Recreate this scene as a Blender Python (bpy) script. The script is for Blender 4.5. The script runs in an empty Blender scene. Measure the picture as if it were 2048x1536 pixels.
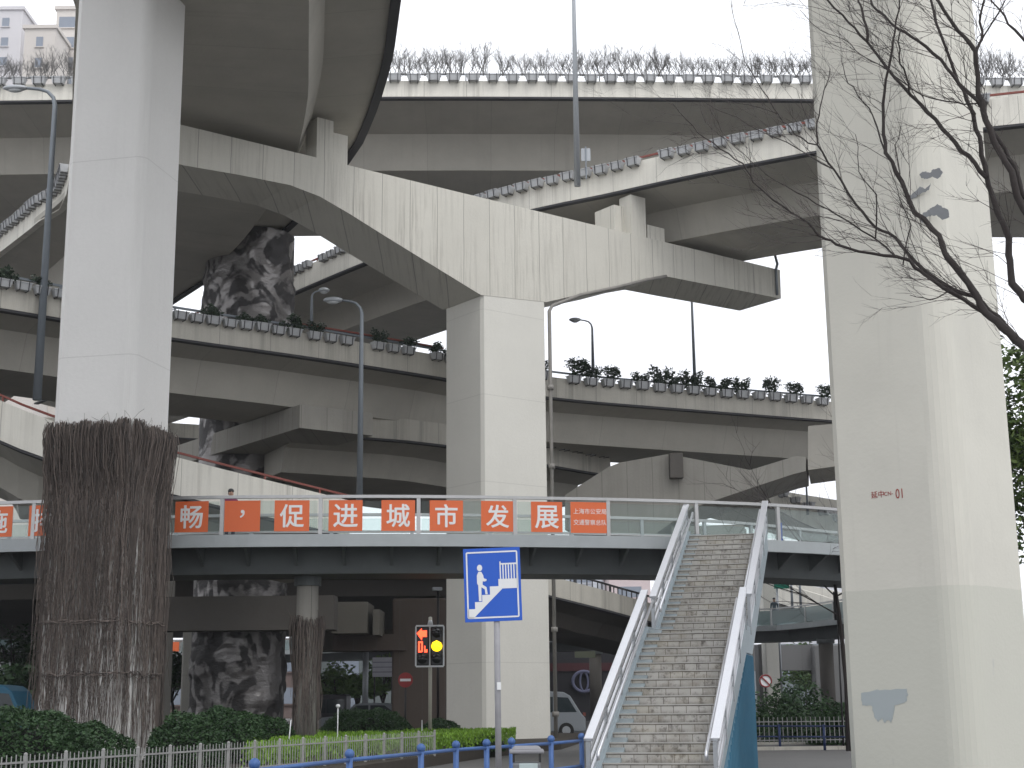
import bpy, math, random
from mathutils import Vector, Matrix, noise as mnoise
random.seed(7)
R_ = math.radians
S = bpy.context.scene
COL = S.collection

# ---------------------------------------------------------------- camera
FPX, HORY, CAMZ = 2900.0, 1400.0, 1.6          # focal length and horizon of the 2048x1536 photograph
PITCH, ROLL = math.atan((HORY - 768) / FPX), R_(0.57)
U0 = Vector((0, -math.sin(PITCH), math.cos(PITCH))); R0 = Vector((1, 0, 0))
FW = Vector((0, math.cos(PITCH), math.sin(PITCH)))
CR = R0 * math.cos(ROLL) - U0 * math.sin(ROLL)
CU = U0 * math.cos(ROLL) + R0 * math.sin(ROLL)
cd = bpy.data.cameras.new('camera'); cam = bpy.data.objects.new('camera', cd); COL.objects.link(cam)
cd.sensor_width = 36; cd.lens = FPX / 2048 * 36; cd.clip_end = 3000; cd.clip_start = 0.1
mw = Matrix((CR, CU, -FW)).transposed().to_4x4(); mw.translation = Vector((0, 0, CAMZ)); cam.matrix_world = mw
S.camera = cam

# ---------------------------------------------------------------- sky, sun, exposure
SUN_EL, SUN_AZ = 52, 150                        # azimuth clockwise from +Y: behind the camera, to the right
w = bpy.data.worlds.new('World'); S.world = w; w.use_nodes = True
nt = w.node_tree; nt.nodes.clear()
sky = nt.nodes.new('ShaderNodeTexSky'); sky.sky_type = 'NISHITA'; sky.sun_disc = False
sky.sun_elevation = R_(SUN_EL); sky.sun_rotation = R_(SUN_AZ); sky.air_density = 1.0; sky.dust_density = 6.0; sky.ozone_density = 1.0
hs = nt.nodes.new('ShaderNodeHueSaturation'); hs.inputs['Saturation'].default_value = 0.12
mx = nt.nodes.new('ShaderNodeMix'); mx.data_type = 'RGBA'; mx.inputs[0].default_value = 0.72
tc = nt.nodes.new('ShaderNodeTexCoord'); cn = nt.nodes.new('ShaderNodeTexNoise'); cn.inputs['Scale'].default_value = 2.2; cn.inputs['Detail'].default_value = 4
cr = nt.nodes.new('ShaderNodeValToRGB'); cr.color_ramp.elements[0].position = .3; cr.color_ramp.elements[1].position = .75
cr.color_ramp.elements[0].color = (12.0, 12.4, 13.4, 1); cr.color_ramp.elements[1].color = (14.5, 14.7, 15.2, 1)
bg = nt.nodes.new('ShaderNodeBackground'); bg.inputs['Strength'].default_value = 0.1
wo = nt.nodes.new('ShaderNodeOutputWorld')
L = nt.links.new
L(sky.outputs[0], hs.inputs['Color']); L(hs.outputs[0], mx.inputs[6]); L(tc.outputs['Generated'], cn.inputs['Vector']); L(cn.outputs[0], cr.inputs[0])
L(cr.outputs[0], mx.inputs[7]); L(mx.outputs[2], bg.inputs['Color']); L(bg.outputs[0], wo.inputs['Surface'])
sd = bpy.data.lights.new('sun', 'SUN'); so = bpy.data.objects.new('sun', sd); COL.objects.link(so)
sd.energy = 0.5; sd.angle = R_(25); sd.color = (1, .97, .92)
so.rotation_euler = (R_(90 - SUN_EL), 0, R_(180 - SUN_AZ)); so.location = (20, -20, 60)
S.view_settings.view_transform = 'Standard'; S.view_settings.look = 'None'; S.view_settings.gamma = 1
S.view_settings.exposure = 0.40
S.cycles.max_bounces = 8; S.cycles.diffuse_bounces = 5; S.cycles.transparent_max_bounces = 24

# ---------------------------------------------------------------- geometry helpers
def ray(px, py):
    return FW + CR * ((px - 1024) / FPX) + CU * ((768 - py) / FPX)
def atz(px, py, z):
    d = ray(px, py); t = (z - CAMZ) / d.z; return Vector((d.x * t, d.y * t, z))
def aty(px, py, y):
    d = ray(px, py); t = y / d.y; return Vector((d.x * t, y, d.z * t + CAMZ))
def atp(px, py, P, n):
    d = ray(px, py); o = Vector((0, 0, CAMZ)); t = (P - o).dot(n) / d.dot(n); return o + d * t

class MB:
    def __init__(s): s.v = []; s.f = []; s.uv = []; s.mi = []
    def face(s, idx, uv=None, mi=0):
        s.f.append(tuple(idx)); s.uv.append(uv); s.mi.append(mi)
    def box(s, c, size, rz=0, taper=(1, 1), mi=0, rx=0):
        c = Vector(c); hx, hy, hz = size[0] / 2, size[1] / 2, size[2] / 2
        M = Matrix.Rotation(rz, 3, 'Z') @ Matrix.Rotation(rx, 3, 'X'); b = len(s.v)
        for z, k in ((-hz, taper[0]), (hz, taper[1])):
            for x, y in ((-hx, -hy), (hx, -hy), (hx, hy), (-hx, hy)): s.v.append(c + M @ Vector((x * k, y * k, z)))
        for q in ((3, 2, 1, 0), (4, 5, 6, 7), (0, 1, 5, 4), (1, 2, 6, 5), (2, 3, 7, 6), (3, 0, 4, 7)): s.face([b + i for i in q], None, mi)
        return s
    def beam(s, a, b, wx, wz, mi=0):          # box from a to b, width wx (horizontal) and wz (other)
        a = Vector(a); b = Vector(b); d = b - a; L_ = d.length
        if L_ < 1e-6: return s
        z = d / L_; x = z.cross(Vector((0, 0, 1)))
        if x.length < 1e-3: x = Vector((1, 0, 0))
        x.normalize(); y = z.cross(x); k = len(s.v)
        for p in (a, b):
            for i, j in ((-1, -1), (1, -1), (1, 1), (-1, 1)): s.v.append(p + x * (i * wx / 2) + y * (j * wz / 2))
        for q in ((3, 2, 1, 0), (4, 5, 6, 7), (0, 1, 5, 4), (1, 2, 6, 5), (2, 3, 7, 6), (3, 0, 4, 7)): s.face([k + i for i in q], None, mi)
        return s
    def prism(s, poly, off, mi=0):            # poly: 3D points in order, off: extrusion vector
        n = len(poly); k = len(s.v); off = Vector(off)
        for p in poly: s.v.append(Vector(p))
        for p in poly: s.v.append(Vector(p) + off)
        s.face(list(range(k, k + n)), None, mi); s.face([k + n + i for i in reversed(range(n))], None, mi)
        for i in range(n):
            j = (i + 1) % n; s.face((k + i, k + n + i, k + n + j, k + j), None, mi)
        return s
    def tube(s, pts, r, n=8, mi=0, cap=True):
        pts = [Vector(p) for p in pts]; m = len(pts)
        rr = r if isinstance(r, (list, tuple)) else [r] * m
        k = len(s.v); ref = None
        for i, p in enumerate(pts):
            d = (pts[min(i + 1, m - 1)] - pts[max(i - 1, 0)])
            if d.length < 1e-9: d = Vector((0, 0, 1))
            d.normalize()
            if ref is None:
                ref = Vector((0, 0, 1)) if abs(d.z) < .9 else Vector((1, 0, 0))
            x = ref - d * ref.dot(d)
            if x.length < 1e-4: x = d.orthogonal()
            x.normalize(); ref = x; y = d.cross(x)
            for j in range(n):
                a = 2 * math.pi * j / n; s.v.append(p + (x * math.cos(a) + y * math.sin(a)) * rr[i])
        for i in range(m - 1):
            for j in range(n):
                j2 = (j + 1) % n; s.face((k + i * n + j, k + i * n + j2, k + (i + 1) * n + j2, k + (i + 1) * n + j), None, mi)
        if cap:
            s.face([k + j for j in reversed(range(n))], None, mi); s.face([k + (m - 1) * n + j for j in range(n)], None, mi)
        return s
    def quad(s, a, b, c, d, mi=0):
        k = len(s.v); s.v += [Vector(a), Vector(b), Vector(c), Vector(d)]; s.face((k, k + 1, k + 2, k + 3), None, mi); return s
    def ball(s, c, r, nu=12, nv=8, mi=0):
        c = Vector(c); rx, ry, rz = r if isinstance(r, (tuple, list)) else (r, r, r); k = len(s.v)
        s.v.append(c - Vector((0, 0, rz)))
        for i in range(1, nv):
            t = -math.pi / 2 + math.pi * i / nv
            for j in range(nu):
                a = 2 * math.pi * j / nu; s.v.append(c + Vector((rx * math.cos(t) * math.cos(a), ry * math.cos(t) * math.sin(a), rz * math.sin(t))))
        s.v.append(c + Vector((0, 0, rz))); e = len(s.v) - 1
        for j in range(nu):
            j2 = (j + 1) % nu; s.face((k, k + 1 + j2, k + 1 + j), None, mi)
            for i in range(nv - 2):
                a = k + 1 + i * nu; s.face((a + j, a + j2, a + nu + j2, a + nu + j), None, mi)
            a = k + 1 + (nv - 2) * nu; s.face((a + j, a + j2, e), None, mi)
        return s
    def mesh(s, name, mats, org=Vector((0, 0, 0)), smooth=False, bevel=0):
        me = bpy.data.meshes.new(name); me.from_pydata([v - org for v in s.v], [], s.f)
        for m in (mats if isinstance(mats, (list, tuple)) else [mats]): me.materials.append(m)
        uvl = me.uv_layers.new(name='UVMap')
        for p, uv, mi in zip(me.polygons, s.uv, s.mi):
            p.material_index = mi; p.use_smooth = smooth
            if uv:
                for li, q in zip(p.loop_indices, uv): uvl.data[li].uv = q
            else:
                n = p.normal
                if abs(n.z) < .75:
                    t = Vector((-n.y, n.x, 0)).normalized()
                    for li in p.loop_indices:
                        c = s.v[me.loops[li].vertex_index]; uvl.data[li].uv = (c.dot(t), c.z)
                else:
                    for li in p.loop_indices:
                        c = s.v[me.loops[li].vertex_index]; uvl.data[li].uv = (c.x, c.y)
        return me
    def build(s, name, mats, parent=None, smooth=False, bevel=0, seg=2):
        org = Vector(parent.location) if parent else Vector((0, 0, 0))
        q = parent.parent if parent else None
        while q: org = org + Vector(q.location); q = q.parent
        o = bpy.data.objects.new(name, s.mesh(name, mats, org, smooth)); COL.objects.link(o); o.parent = parent
        if bevel:
            md = o.modifiers.new('bevel', 'BEVEL'); md.width = bevel; md.segments = seg; md.limit_method = 'ANGLE'; md.angle_limit = R_(40)
        return o

def tag(o, label=None, cat=None, group=None, kind=None):
    if label: o['label'] = label
    if cat: o['category'] = cat
    if group: o['group'] = group
    if kind: o['kind'] = kind
    return o
def empty(name, loc, label, cat, group=None, rz=0):
    o = bpy.data.objects.new(name, None); COL.objects.link(o); o.location = loc; o.rotation_euler.z = rz; o.empty_display_size = .3
    return tag(o, label, cat, group)
KIDS = {}
def copy_tree(o, parent=None, label=None, group=None):
    c = o.copy(); COL.objects.link(c); c.parent = parent
    if label: c['label'] = label
    if group: c['group'] = group
    for ch in [x for x in bpy.data.objects if x.parent == o] if o not in KIDS else KIDS[o]:
        copy_tree(ch, c)
    return c
def kids_cache(o):
    KIDS[o] = [x for x in bpy.data.objects if x.parent == o]
    for k in KIDS[o]: kids_cache(k)

# ---------------------------------------------------------------- materials
class N:
    def __init__(s, name):
        s.m = bpy.data.materials.new(name); s.m.use_nodes = True; s.t = s.m.node_tree; s.p = s.t.nodes['Principled BSDF']
    def n(s, typ, **k):
        x = s.t.nodes.new(typ)
        for a, b in k.items(): setattr(x, a, b)
        return x
    def l(s, a, b): s.t.links.new(a, b)
    def math(s, op, a, b=None, clamp=False):
        x = s.n('ShaderNodeMath', operation=op, use_clamp=clamp)
        for i, q in enumerate((a, b)):
            if q is None: continue
            if isinstance(q, (int, float)): x.inputs[i].default_value = q
            else: s.l(q, x.inputs[i])
        return x.outputs[0]
    def noise(s, vec, scale, detail=4, sc=(1, 1, 1), rough=.55):
        mp = s.n('ShaderNodeMapping'); mp.inputs['Scale'].default_value = sc; s.l(vec, mp.inputs[0])
        x = s.n('ShaderNodeTexNoise'); x.inputs['Scale'].default_value = scale; x.inputs['Detail'].default_value = detail; x.inputs['Roughness'].default_value = rough
        s.l(mp.outputs[0], x.inputs['Vector']); return x.outputs[0]
    def ramp(s, f, lo, hi, c0=(0, 0, 0, 1), c1=(1, 1, 1, 1)):
        x = s.n('ShaderNodeValToRGB'); x.color_ramp.elements[0].position = lo; x.color_ramp.elements[1].position = hi
        x.color_ramp.elements[0].color = c0; x.color_ramp.elements[1].color = c1; s.l(f, x.inputs[0]); return x.outputs[0]
    def mix(s, f, a, b, typ='MIX'):
        x = s.n('ShaderNodeMix', data_type='RGBA', blend_type=typ)
        if isinstance(f, (int, float)): x.inputs[0].default_value = f
        else: s.l(f, x.inputs[0])
        for i, q in ((6, a), (7, b)):
            if isinstance(q, tuple): x.inputs[i].default_value = q if len(q) == 4 else q + (1,)
            else: s.l(q, x.inputs[i])
        return x.outputs[2]
    def bump(s, h, strength, dist=.02):
        x = s.n('ShaderNodeBump'); x.inputs['Strength'].default_value = strength; x.inputs['Distance'].default_value = dist
        s.l(h, x.inputs['Height']); s.l(x.outputs[0], s.p.inputs['Normal'])

def concrete(name, col, joint=0, jw=.012, streak=.35, blotch=.25, seam=0, seam_off=0, stain=(.16, .145, .12), streak_d=.0, jdark=.6, sfreq=2.2):
    q = N(name); uv = q.n('ShaderNodeUVMap').outputs[0]; ob = q.n('ShaderNodeTexCoord').outputs['Object']
    sx = q.n('ShaderNodeSeparateXYZ'); q.l(uv, sx.inputs[0]); u, v = sx.outputs[0], sx.outputs[1]
    a = q.noise(uv, sfreq, 5, (1, .035, 1), .7)                 # long vertical runs
    a2 = q.noise(uv, .35, 3, (1, .6, 1))                        # where they gather
    st = q.math('MULTIPLY', q.ramp(a, .52 - streak_d, .74 - streak_d), q.ramp(a2, .35, .65))
    b = q.noise(uv, .5, 6, (1, 1, 1), .62); f = q.noise(uv, 9, 5)
    c = q.mix(q.math('MULTIPLY', st, streak), col, stain)
    c = q.mix(q.math('MULTIPLY', q.ramp(b, .3, .7), blotch), c, tuple(x * .62 for x in col))
    c = q.mix(q.math('MULTIPLY', f, .16), c, tuple(x * .55 for x in col))
    h = f
    if joint:
        wob = q.math('MULTIPLY', q.math('SUBTRACT', q.noise(uv, .8, 2), .5), .05)
        m = q.math('ABSOLUTE', q.math('SUBTRACT', q.math('FRACT', q.math('DIVIDE', q.math('ADD', u, wob), joint)), .5))
        m = q.math('SUBTRACT', .5, m)                           # 0 at the joint
        jn = q.math('LESS_THAN', m, jw / joint)
        per = q.n('ShaderNodeTexWhiteNoise', noise_dimensions='1D'); q.l(q.math('FLOOR', q.math('DIVIDE', u, joint)), per.inputs['W'])
        c = q.mix(q.math('MULTIPLY', per.outputs[0], .13), c, tuple(x * .5 for x in col))
        c = q.mix(q.math('MULTIPLY', jn, jdark), c, (.1, .095, .085, 1)); h = q.math('SUBTRACT', f, q.math('MULTIPLY', jn, 3))
    if seam:
        m = q.math('ABSOLUTE', q.math('SUBTRACT', q.math('FRACT', q.math('DIVIDE', q.math('ADD', v, seam_off), seam)), .5))
        jn = q.math('LESS_THAN', q.math('SUBTRACT', .5, m), .014 / seam)
        c = q.mix(q.math('MULTIPLY', jn, .18), c, (.16, .15, .14, 1))
    q.l(c, q.p.inputs['Base Color']); q.p.inputs['Roughness'].default_value = .88; q.bump(h, .25, .02)
    return q.m
def plain(name, col, rough=.6, metal=0, var=.2, scale=4, bump=0, emit=None, es=0, obj=True):
    q = N(name); tcn = q.n('ShaderNodeTexCoord').outputs['Object']; f = q.noise(tcn, scale, 5)
    c = q.mix(q.math('MULTIPLY', f, var * 2), col, tuple(x * .45 for x in col)); q.l(c, q.p.inputs['Base Color'])
    q.p.inputs['Roughness'].default_value = rough; q.p.inputs['Metallic'].default_value = metal
    if bump: q.bump(f, bump)
    if emit: q.p.inputs['Emission Color'].default_value = emit + (1,); q.p.inputs['Emission Strength'].default_value = es
    return q.m
def leafmat(name, c0, c1, rough=.55):
    q = N(name); g = q.n('ShaderNodeNewGeometry'); o = q.n('ShaderNodeTexCoord').outputs['Object']
    f = q.math('ADD', q.math('MULTIPLY', g.outputs['Random Per Island'], .6), q.math('MULTIPLY', q.noise(o, .9, 2), .5))
    q.l(q.mix(f, c0, c1), q.p.inputs['Base Color']); q.p.inputs['Roughness'].default_value = rough
    q.p.inputs['Specular IOR Level'].default_value = .3
    return q.m
def glassmat(name, tint, opac):
    q = N(name); t = q.n('ShaderNodeBsdfTransparent'); t.inputs[0].default_value = tint + (1,)
    fr = q.n('ShaderNodeLayerWeight'); fr.inputs[0].default_value = .35
    q.p.inputs['Base Color'].default_value = (.55, .60, .60, 1); q.p.inputs['Roughness'].default_value = .06
    ms = q.n('ShaderNodeMixShader'); q.l(q.math('ADD', q.math('MULTIPLY', fr.outputs['Facing'], .5), opac, True), ms.inputs[0]); q.l(t.outputs[0], ms.inputs[1]); q.l(q.p.outputs[0], ms.inputs[2])
    q.l(ms.outputs[0], q.t.nodes['Material Output'].inputs['Surface']); return q.m

MC_col = concrete('painted_pier_concrete', (.66, .645, .59), streak=.12, blotch=.16, seam=3.2, seam_off=.3)
MC_left = concrete('white_pier_paint', (.72, .71, .685), streak=.14, blotch=.16, seam=5.2, seam_off=.3)
MC_beam = concrete('pier_cap_concrete', (.62, .60, .535), joint=1.18, streak=.7, blotch=.22, streak_d=.03, sfreq=7, jdark=.55, jw=.014)
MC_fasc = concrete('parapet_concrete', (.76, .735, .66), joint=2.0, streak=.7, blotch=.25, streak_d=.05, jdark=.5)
MC_fasc2 = concrete('weathered_parapet_concrete', (.58, .555, .49), joint=2.0, streak=.8, blotch=.45, streak_d=.06, jdark=.5, stain=(.12, .11, .095))
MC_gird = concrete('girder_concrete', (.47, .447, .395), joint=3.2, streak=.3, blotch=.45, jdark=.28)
MC_dark = concrete('shade_darkened_concrete', (.12, .11, .098), joint=3.0, streak=.25, blotch=.4)  # concrete colour darkened to stand for the shade under the decks
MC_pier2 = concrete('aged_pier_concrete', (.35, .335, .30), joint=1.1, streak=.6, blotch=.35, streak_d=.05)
M_edge = plain('dark_drip_edge', (.055, .055, .06), .8)  # near-black strip along the foot of each parapet
M_red = plain('red_oxide_paint', (.22, .055, .04), .6)
M_steel = plain('brushed_steel', (.72, .73, .76), .32, .75, .1, 12)
M_galv = plain('galvanised_steel', (.36, .38, .40), .45, .5, .15, 9)
M_lamppole = plain('lamp_pole_paint', (.20, .225, .25), .5, .2, .15)
M_rail = plain('dull_steel_rail', (.50, .50, .50), .45, .6, .2, 8)
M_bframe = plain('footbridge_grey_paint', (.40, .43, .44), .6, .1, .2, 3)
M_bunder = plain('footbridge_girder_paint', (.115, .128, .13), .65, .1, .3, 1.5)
M_planter = plain('planter_concrete', (.52, .53, .54), .8, 0, .3, 3)
M_wire = plain('planter_bracket_metal', (.05, .05, .055), .6, .3)
M_orange = plain('orange_poster', (.72, .145, .042), .55, 0, .08, 1)
M_white = plain('white_lettering', (.78, .78, .78), .6, 0, .05)
M_lightgl = glassmat('railing_glass', (.90, .94, .93), .05)
M_barkd = plain('bark_dark', (.035, .028, .026), .9, 0, .3, 20, .3)
M_twig = plain('twig_bark', (.06, .05, .048), .9)
M_shrubtwig = plain('bare_shrub_twig', (.19, .185, .18), .9)
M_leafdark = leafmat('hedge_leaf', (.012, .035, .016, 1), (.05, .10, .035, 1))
M_leafpl = leafmat('planter_leaf', (.018, .03, .02, 1), (.05, .075, .045, 1))
M_leafbright = leafmat('groundcover_leaf', (.09, .20, .015, 1), (.22, .38, .04, 1))
M_leaftree = leafmat('street_tree_leaf', (.04, .09, .03, 1), (.16, .26, .08, 1))
M_leafeve = leafmat('evergreen_leaf', (.015, .04, .015, 1), (.11, .16, .03, 1))
M_asph = concrete('asphalt', (.15, .148, .145), streak=0, blotch=.4)
M_pave = concrete('paving', (.22, .21, .20), joint=.6, streak=0, blotch=.4)
M_soil = plain('soil', (.05, .04, .03), .95, 0, .4, 6)
M_black = plain('black_plastic', (.012, .012, .013), .4)
M_bluerail = plain('blue_railing_paint', (.06, .14, .36), .5, .1, .3, 3)
M_navy = plain('navy_railing_paint', (.02, .04, .12), .5, .1, .2, 3)
M_sign = plain('blue_sign_sheet', (.008, .09, .50), .45, 0, .04, 2)
M_signw = plain('white_sign_sheet', (.72, .73, .74), .5, 0, .04, 2)
M_haze = plain('far_facade', (.62, .62, .62), .9, 0, .1, .1)

# ---------------------------------------------------------------- generic builders
def crspline(pts, step=1.5):
    d0, d1 = getattr(pts, 'd', (0, 0))
    P = [Vector(p) for p in pts]; P = [P[0] * 2 - P[1]] + P + [P[-1] * 2 - P[-2]]; out = []
    for i in range(1, len(P) - 2):
        a, b, c, d = P[i - 1:i + 3]; n = max(2, int((c - b).length / step))
        for k in range(n):
            t = k / n
            out.append(.5 * ((2 * b) + (c - a) * t + (2 * a - 5 * b + 4 * c - d) * t * t + (3 * b - a - 3 * c + d) * t ** 3))
    out.append(P[-2])
    if d0: t = (out[0] - out[1]).normalized(); out = [out[0] + t * (d0 * k / 4) for k in (4, 3, 2, 1)] + out
    if d1: t = (out[-1] - out[-2]).normalized(); out = out + [out[-1] + t * (d1 * k / 4) for k in (1, 2, 3, 4)]
    return out
class Ext(list): pass
def extend(pts, d0=0, d1=0):
    e = Ext(Vector(p) for p in pts); e.d = (d0, d1); return e
def frames(path, side):
    out = []; s = 0
    for i, p in enumerate(path):
        t = path[min(i + 1, len(path) - 1)] - path[max(i - 1, 0)]; t.z = 0; t.normalize()
        if i: s += (path[i] - path[i - 1]).length
        out.append((p, t, Vector((-t.y, t.x, 0)) * side, s))
    return out
def sweep(mb, fr, loop, mi=0, closed=True, caps=True):
    n = len(loop); k = len(mb.v); per = [0]
    for i in range(n): per.append(per[-1] + math.dist(loop[i], loop[(i + 1) % n]))
    for p, t, nn, s in fr:
        for o, z in loop: mb.v.append(p + nn * o + Vector((0, 0, z)))
    for i in range(len(fr) - 1):
        for j in range(n if closed else n - 1):
            j2 = (j + 1) % n; a, b = fr[i][3], fr[i + 1][3]
            vert = abs(loop[j2][1] - loop[j][1]) > abs(loop[j2][0] - loop[j][0])
            v0, v1 = (loop[j][1], loop[j2][1]) if vert else (per[j], per[j + 1])
            mb.face((k + i * n + j, k + i * n + j2, k + (i + 1) * n + j2, k + (i + 1) * n + j), [(a, v0), (a, v1), (b, v1), (b, v0)], mi)
    if caps and closed:
        mb.face([k + j for j in range(n)], None, mi); mb.face([k + (len(fr) - 1) * n + j for j in reversed(range(n))], None, mi)
    return mb

def deck(name, label, path, width, side, girder=MC_gird, fascia=MC_fasc, ph=.85, rail=None, depth=1.6, fl=2.3, far_par=True, railh=.3, group=None, cat='elevated road', edge_mat=None, rails=True):
    """path: outer lower edge of the near parapet; side: +1 when the road lies to the left of the path's direction"""
    fr = frames(path, side)
    e = empty(name, path[len(path) // 2], label, cat, group)
    W = width
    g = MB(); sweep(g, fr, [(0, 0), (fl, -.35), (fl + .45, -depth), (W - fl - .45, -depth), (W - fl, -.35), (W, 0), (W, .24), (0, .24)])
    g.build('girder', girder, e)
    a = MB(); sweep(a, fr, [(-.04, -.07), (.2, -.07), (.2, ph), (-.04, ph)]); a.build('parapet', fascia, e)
    d = MB(); sweep(d, fr, [(-.02, -.15), (.28, -.15), (.28, -.072), (-.02, -.072)]); d.build('drip_edge', M_edge, e)
    if far_par:
        b = MB(); sweep(b, fr, [(W - .2, -.07), (W + .04, -.07), (W + .04, ph), (W - .2, ph)]); b.build('parapet', fascia, e)
    s = MB(); sweep(s, fr, [(.25, .243), (W - .25, .243), (W - .25, .29), (.25, .29)]); s.build('carriageway', M_asph, e)
    if rail:
        h = MB(); sweep(h, fr, [(.04, ph + railh - .07), (.12, ph + railh - .07), (.12, ph + railh), (.04, ph + railh)])
        L_ = fr[-1][3]; q = 0
        for p, t, nn, sl in fr:
            if sl >= q: h.box(p + nn * .08 + Vector((0, 0, ph + railh / 2 - .035)), (.06, .06, railh - .07), math.atan2(t.y, t.x)); q = sl + 1.9
        h.build('handrail', rail, e)
    return e, fr
def along(fr, s):
    for i in range(len(fr) - 1):
        if fr[i + 1][3] >= s:
            k = (s - fr[i][3]) / max(1e-6, fr[i + 1][3] - fr[i][3])
            return fr[i][0].lerp(fr[i + 1][0], k), fr[i][1].lerp(fr[i + 1][1], k).normalized(), fr[i][2].lerp(fr[i + 1][2], k).normalized()
    return fr[-1][:3]
def s_of_px(fr, px):
    best = None
    for i in range(len(fr)):
        p = fr[i][0]; q = p - Vector((0, 0, CAMZ)); dz = q.dot(FW)
        if dz < 1: continue
        x = 1024 + FPX * q.dot(CR) / dz
        if best is None or abs(x - px) < best[0]: best = (abs(x - px), fr[i][3])
    return best[1]

# planter prototype (unlinked root is moved for its first use)
PL_MESH = {}
def planter_proto():
    m = MB(); m.v = []
    b = len(m.v)
    for z, hx, hy in ((0, .24, .12), (.3, .31, .17)):
        for x, y in ((-hx, -hy), (hx, -hy), (hx, hy), (-hx, hy)): m.v.append(Vector((x, y, z)))
    for q in ((3, 2, 1, 0), (0, 1, 5, 4), (1, 2, 6, 5), (2, 3, 7, 6), (3, 0, 4, 7), (4, 5, 6, 7)): m.face([b + i for i in q])
    m.box((0, -.175, .285), (.66, .03, .035)); m.box((0, .175, .285), (.66, .03, .035))
    PL_MESH['trough'] = m.mesh('trough', M_planter)
    for x, nm in ((-.17, 'bracket'), (.17, 'bracket2')):
        k = MB(); k.beam((x, -.20, .33), (x, -.145, -.03), .024, .024); k.beam((x, -.15, -.03), (x, .2, -.03), .022, .022); k.beam((x, .19, -.03), (x, .2, .33), .022, .022)
        PL_MESH[nm] = k.mesh('bracket', M_wire)
planter_proto()
def region(p):
    q = Vector(p) - Vector((0, 0, CAMZ)); x = 1024 + FPX * q.dot(CR) / q.dot(FW)
    return ', ' + ('left of the left pier' if x < 150 else 'between left and centre piers' if x < 900 else 'between centre and right piers' if x < 1700 else 'right of the right pier')
def planter(p, rz, label, group, sc=1):
    label = label + region(p)
    e = empty('planter_box', p, label, 'planter box', group, rz); e.scale = (sc, sc, sc)
    for n_ in ('trough', 'bracket', 'bracket2'):
        o = bpy.data.objects.new(n_.rstrip('2'), PL_MESH[n_]); COL.objects.link(o); o.parent = e
    return e
def bare_shrub_mesh(seed, h=.9, w_=.45, n=26):
    rnd = random.Random(seed); m = MB()
    def twig(p, d, L_, r, lev):
        pts = [p]; q = p
        for i in range(3):
            d = (d + Vector((rnd.uniform(-.25, .25), rnd.uniform(-.25, .25), rnd.uniform(-.05, .2)))).normalized(); q = q + d * L_ / 3; pts.append(q)
        m.tube(pts, [r, r * .85, r * .7, r * .4], 3, cap=False)
        if lev:
            for i in range(3): twig(pts[rnd.choice((1, 2, 3))], (d + Vector((rnd.uniform(-.8, .8), rnd.uniform(-.8, .8), rnd.uniform(0, .6)))).normalized(), L_ * .55, r * .6, lev - 1)
    for i in range(19): twig(Vector((rnd.uniform(-.27, .27), rnd.uniform(-.06, .06), 0)), Vector((rnd.uniform(-.8, .8), rnd.uniform(-.3, .3), 1)).normalized(), h * .42, .008, 3)
    return m.mesh('bare_shrub', M_shrubtwig)
def leaf_cloud(m, c, rad, n, size, rnd, flat=.0, shell=.5, noise_cut=None, amp=1.0):
    c = Vector(c)
    for i in range(n):
        while True:
            d = Vector((rnd.gauss(0, 1), rnd.gauss(0, 1), rnd.gauss(0, 1)))
            if d.length > .01: break
        d.normalize(); r = shell + (1 - shell) * rnd.random() ** .6
        nn = mnoise.noise(d * 2.3 + c) * .28 * amp + mnoise.noise(d * 6 + c) * .14 * amp
        p = c + Vector((d.x * rad[0], d.y * rad[1], d.z * rad[2])) * (r * (1 + nn))
        if noise_cut is not None and mnoise.noise(p * noise_cut[0]) < noise_cut[1]: continue
        a = Vector((rnd.uniform(-1, 1), rnd.uniform(-1, 1), rnd.uniform(-.6, .6))).normalized()
        b = a.cross(Vector((rnd.uniform(-1, 1), rnd.uniform(-1, 1), rnd.uniform(-1, 1)))).normalized()
        s = size * rnd.uniform(.6, 1.4); k = len(m.v)
        m.v += [p - a * s, p - b * s * .45, p + a * s, p + b * s * .45]; m.face((k, k + 1, k + 2, k + 3))
    return m
def leafy_mesh(seed, h=.45):
    rnd = random.Random(seed); m = MB()
    for i in range(6): leaf_cloud(m, (rnd.uniform(-.34, .34), 0, rnd.uniform(.08, .12 + h * .6)), (.2, .17, .16), 60, .06, rnd, shell=.2)
    return m.mesh('leafy_shrub', M_leafpl)
BARE = [bare_shrub_mesh(i) for i in range(5)]
LEAFY = [leafy_mesh(i + 50, .3 + .07 * i) for i in range(5)]
def plant_on(p, rz, meshes, name, label, cat, group, sc):
    o = bpy.data.objects.new(name, random.choice(meshes)); COL.objects.link(o); o.location = p; o.rotation_euler.z = rz + random.choice((0, math.pi)); o.scale = (sc * (1.15 if name == 'bare_shrub' else 1), sc, sc * random.uniform(.8, 1.2))
    label = label + region(p)
    tag(o, label, cat, group)
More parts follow.
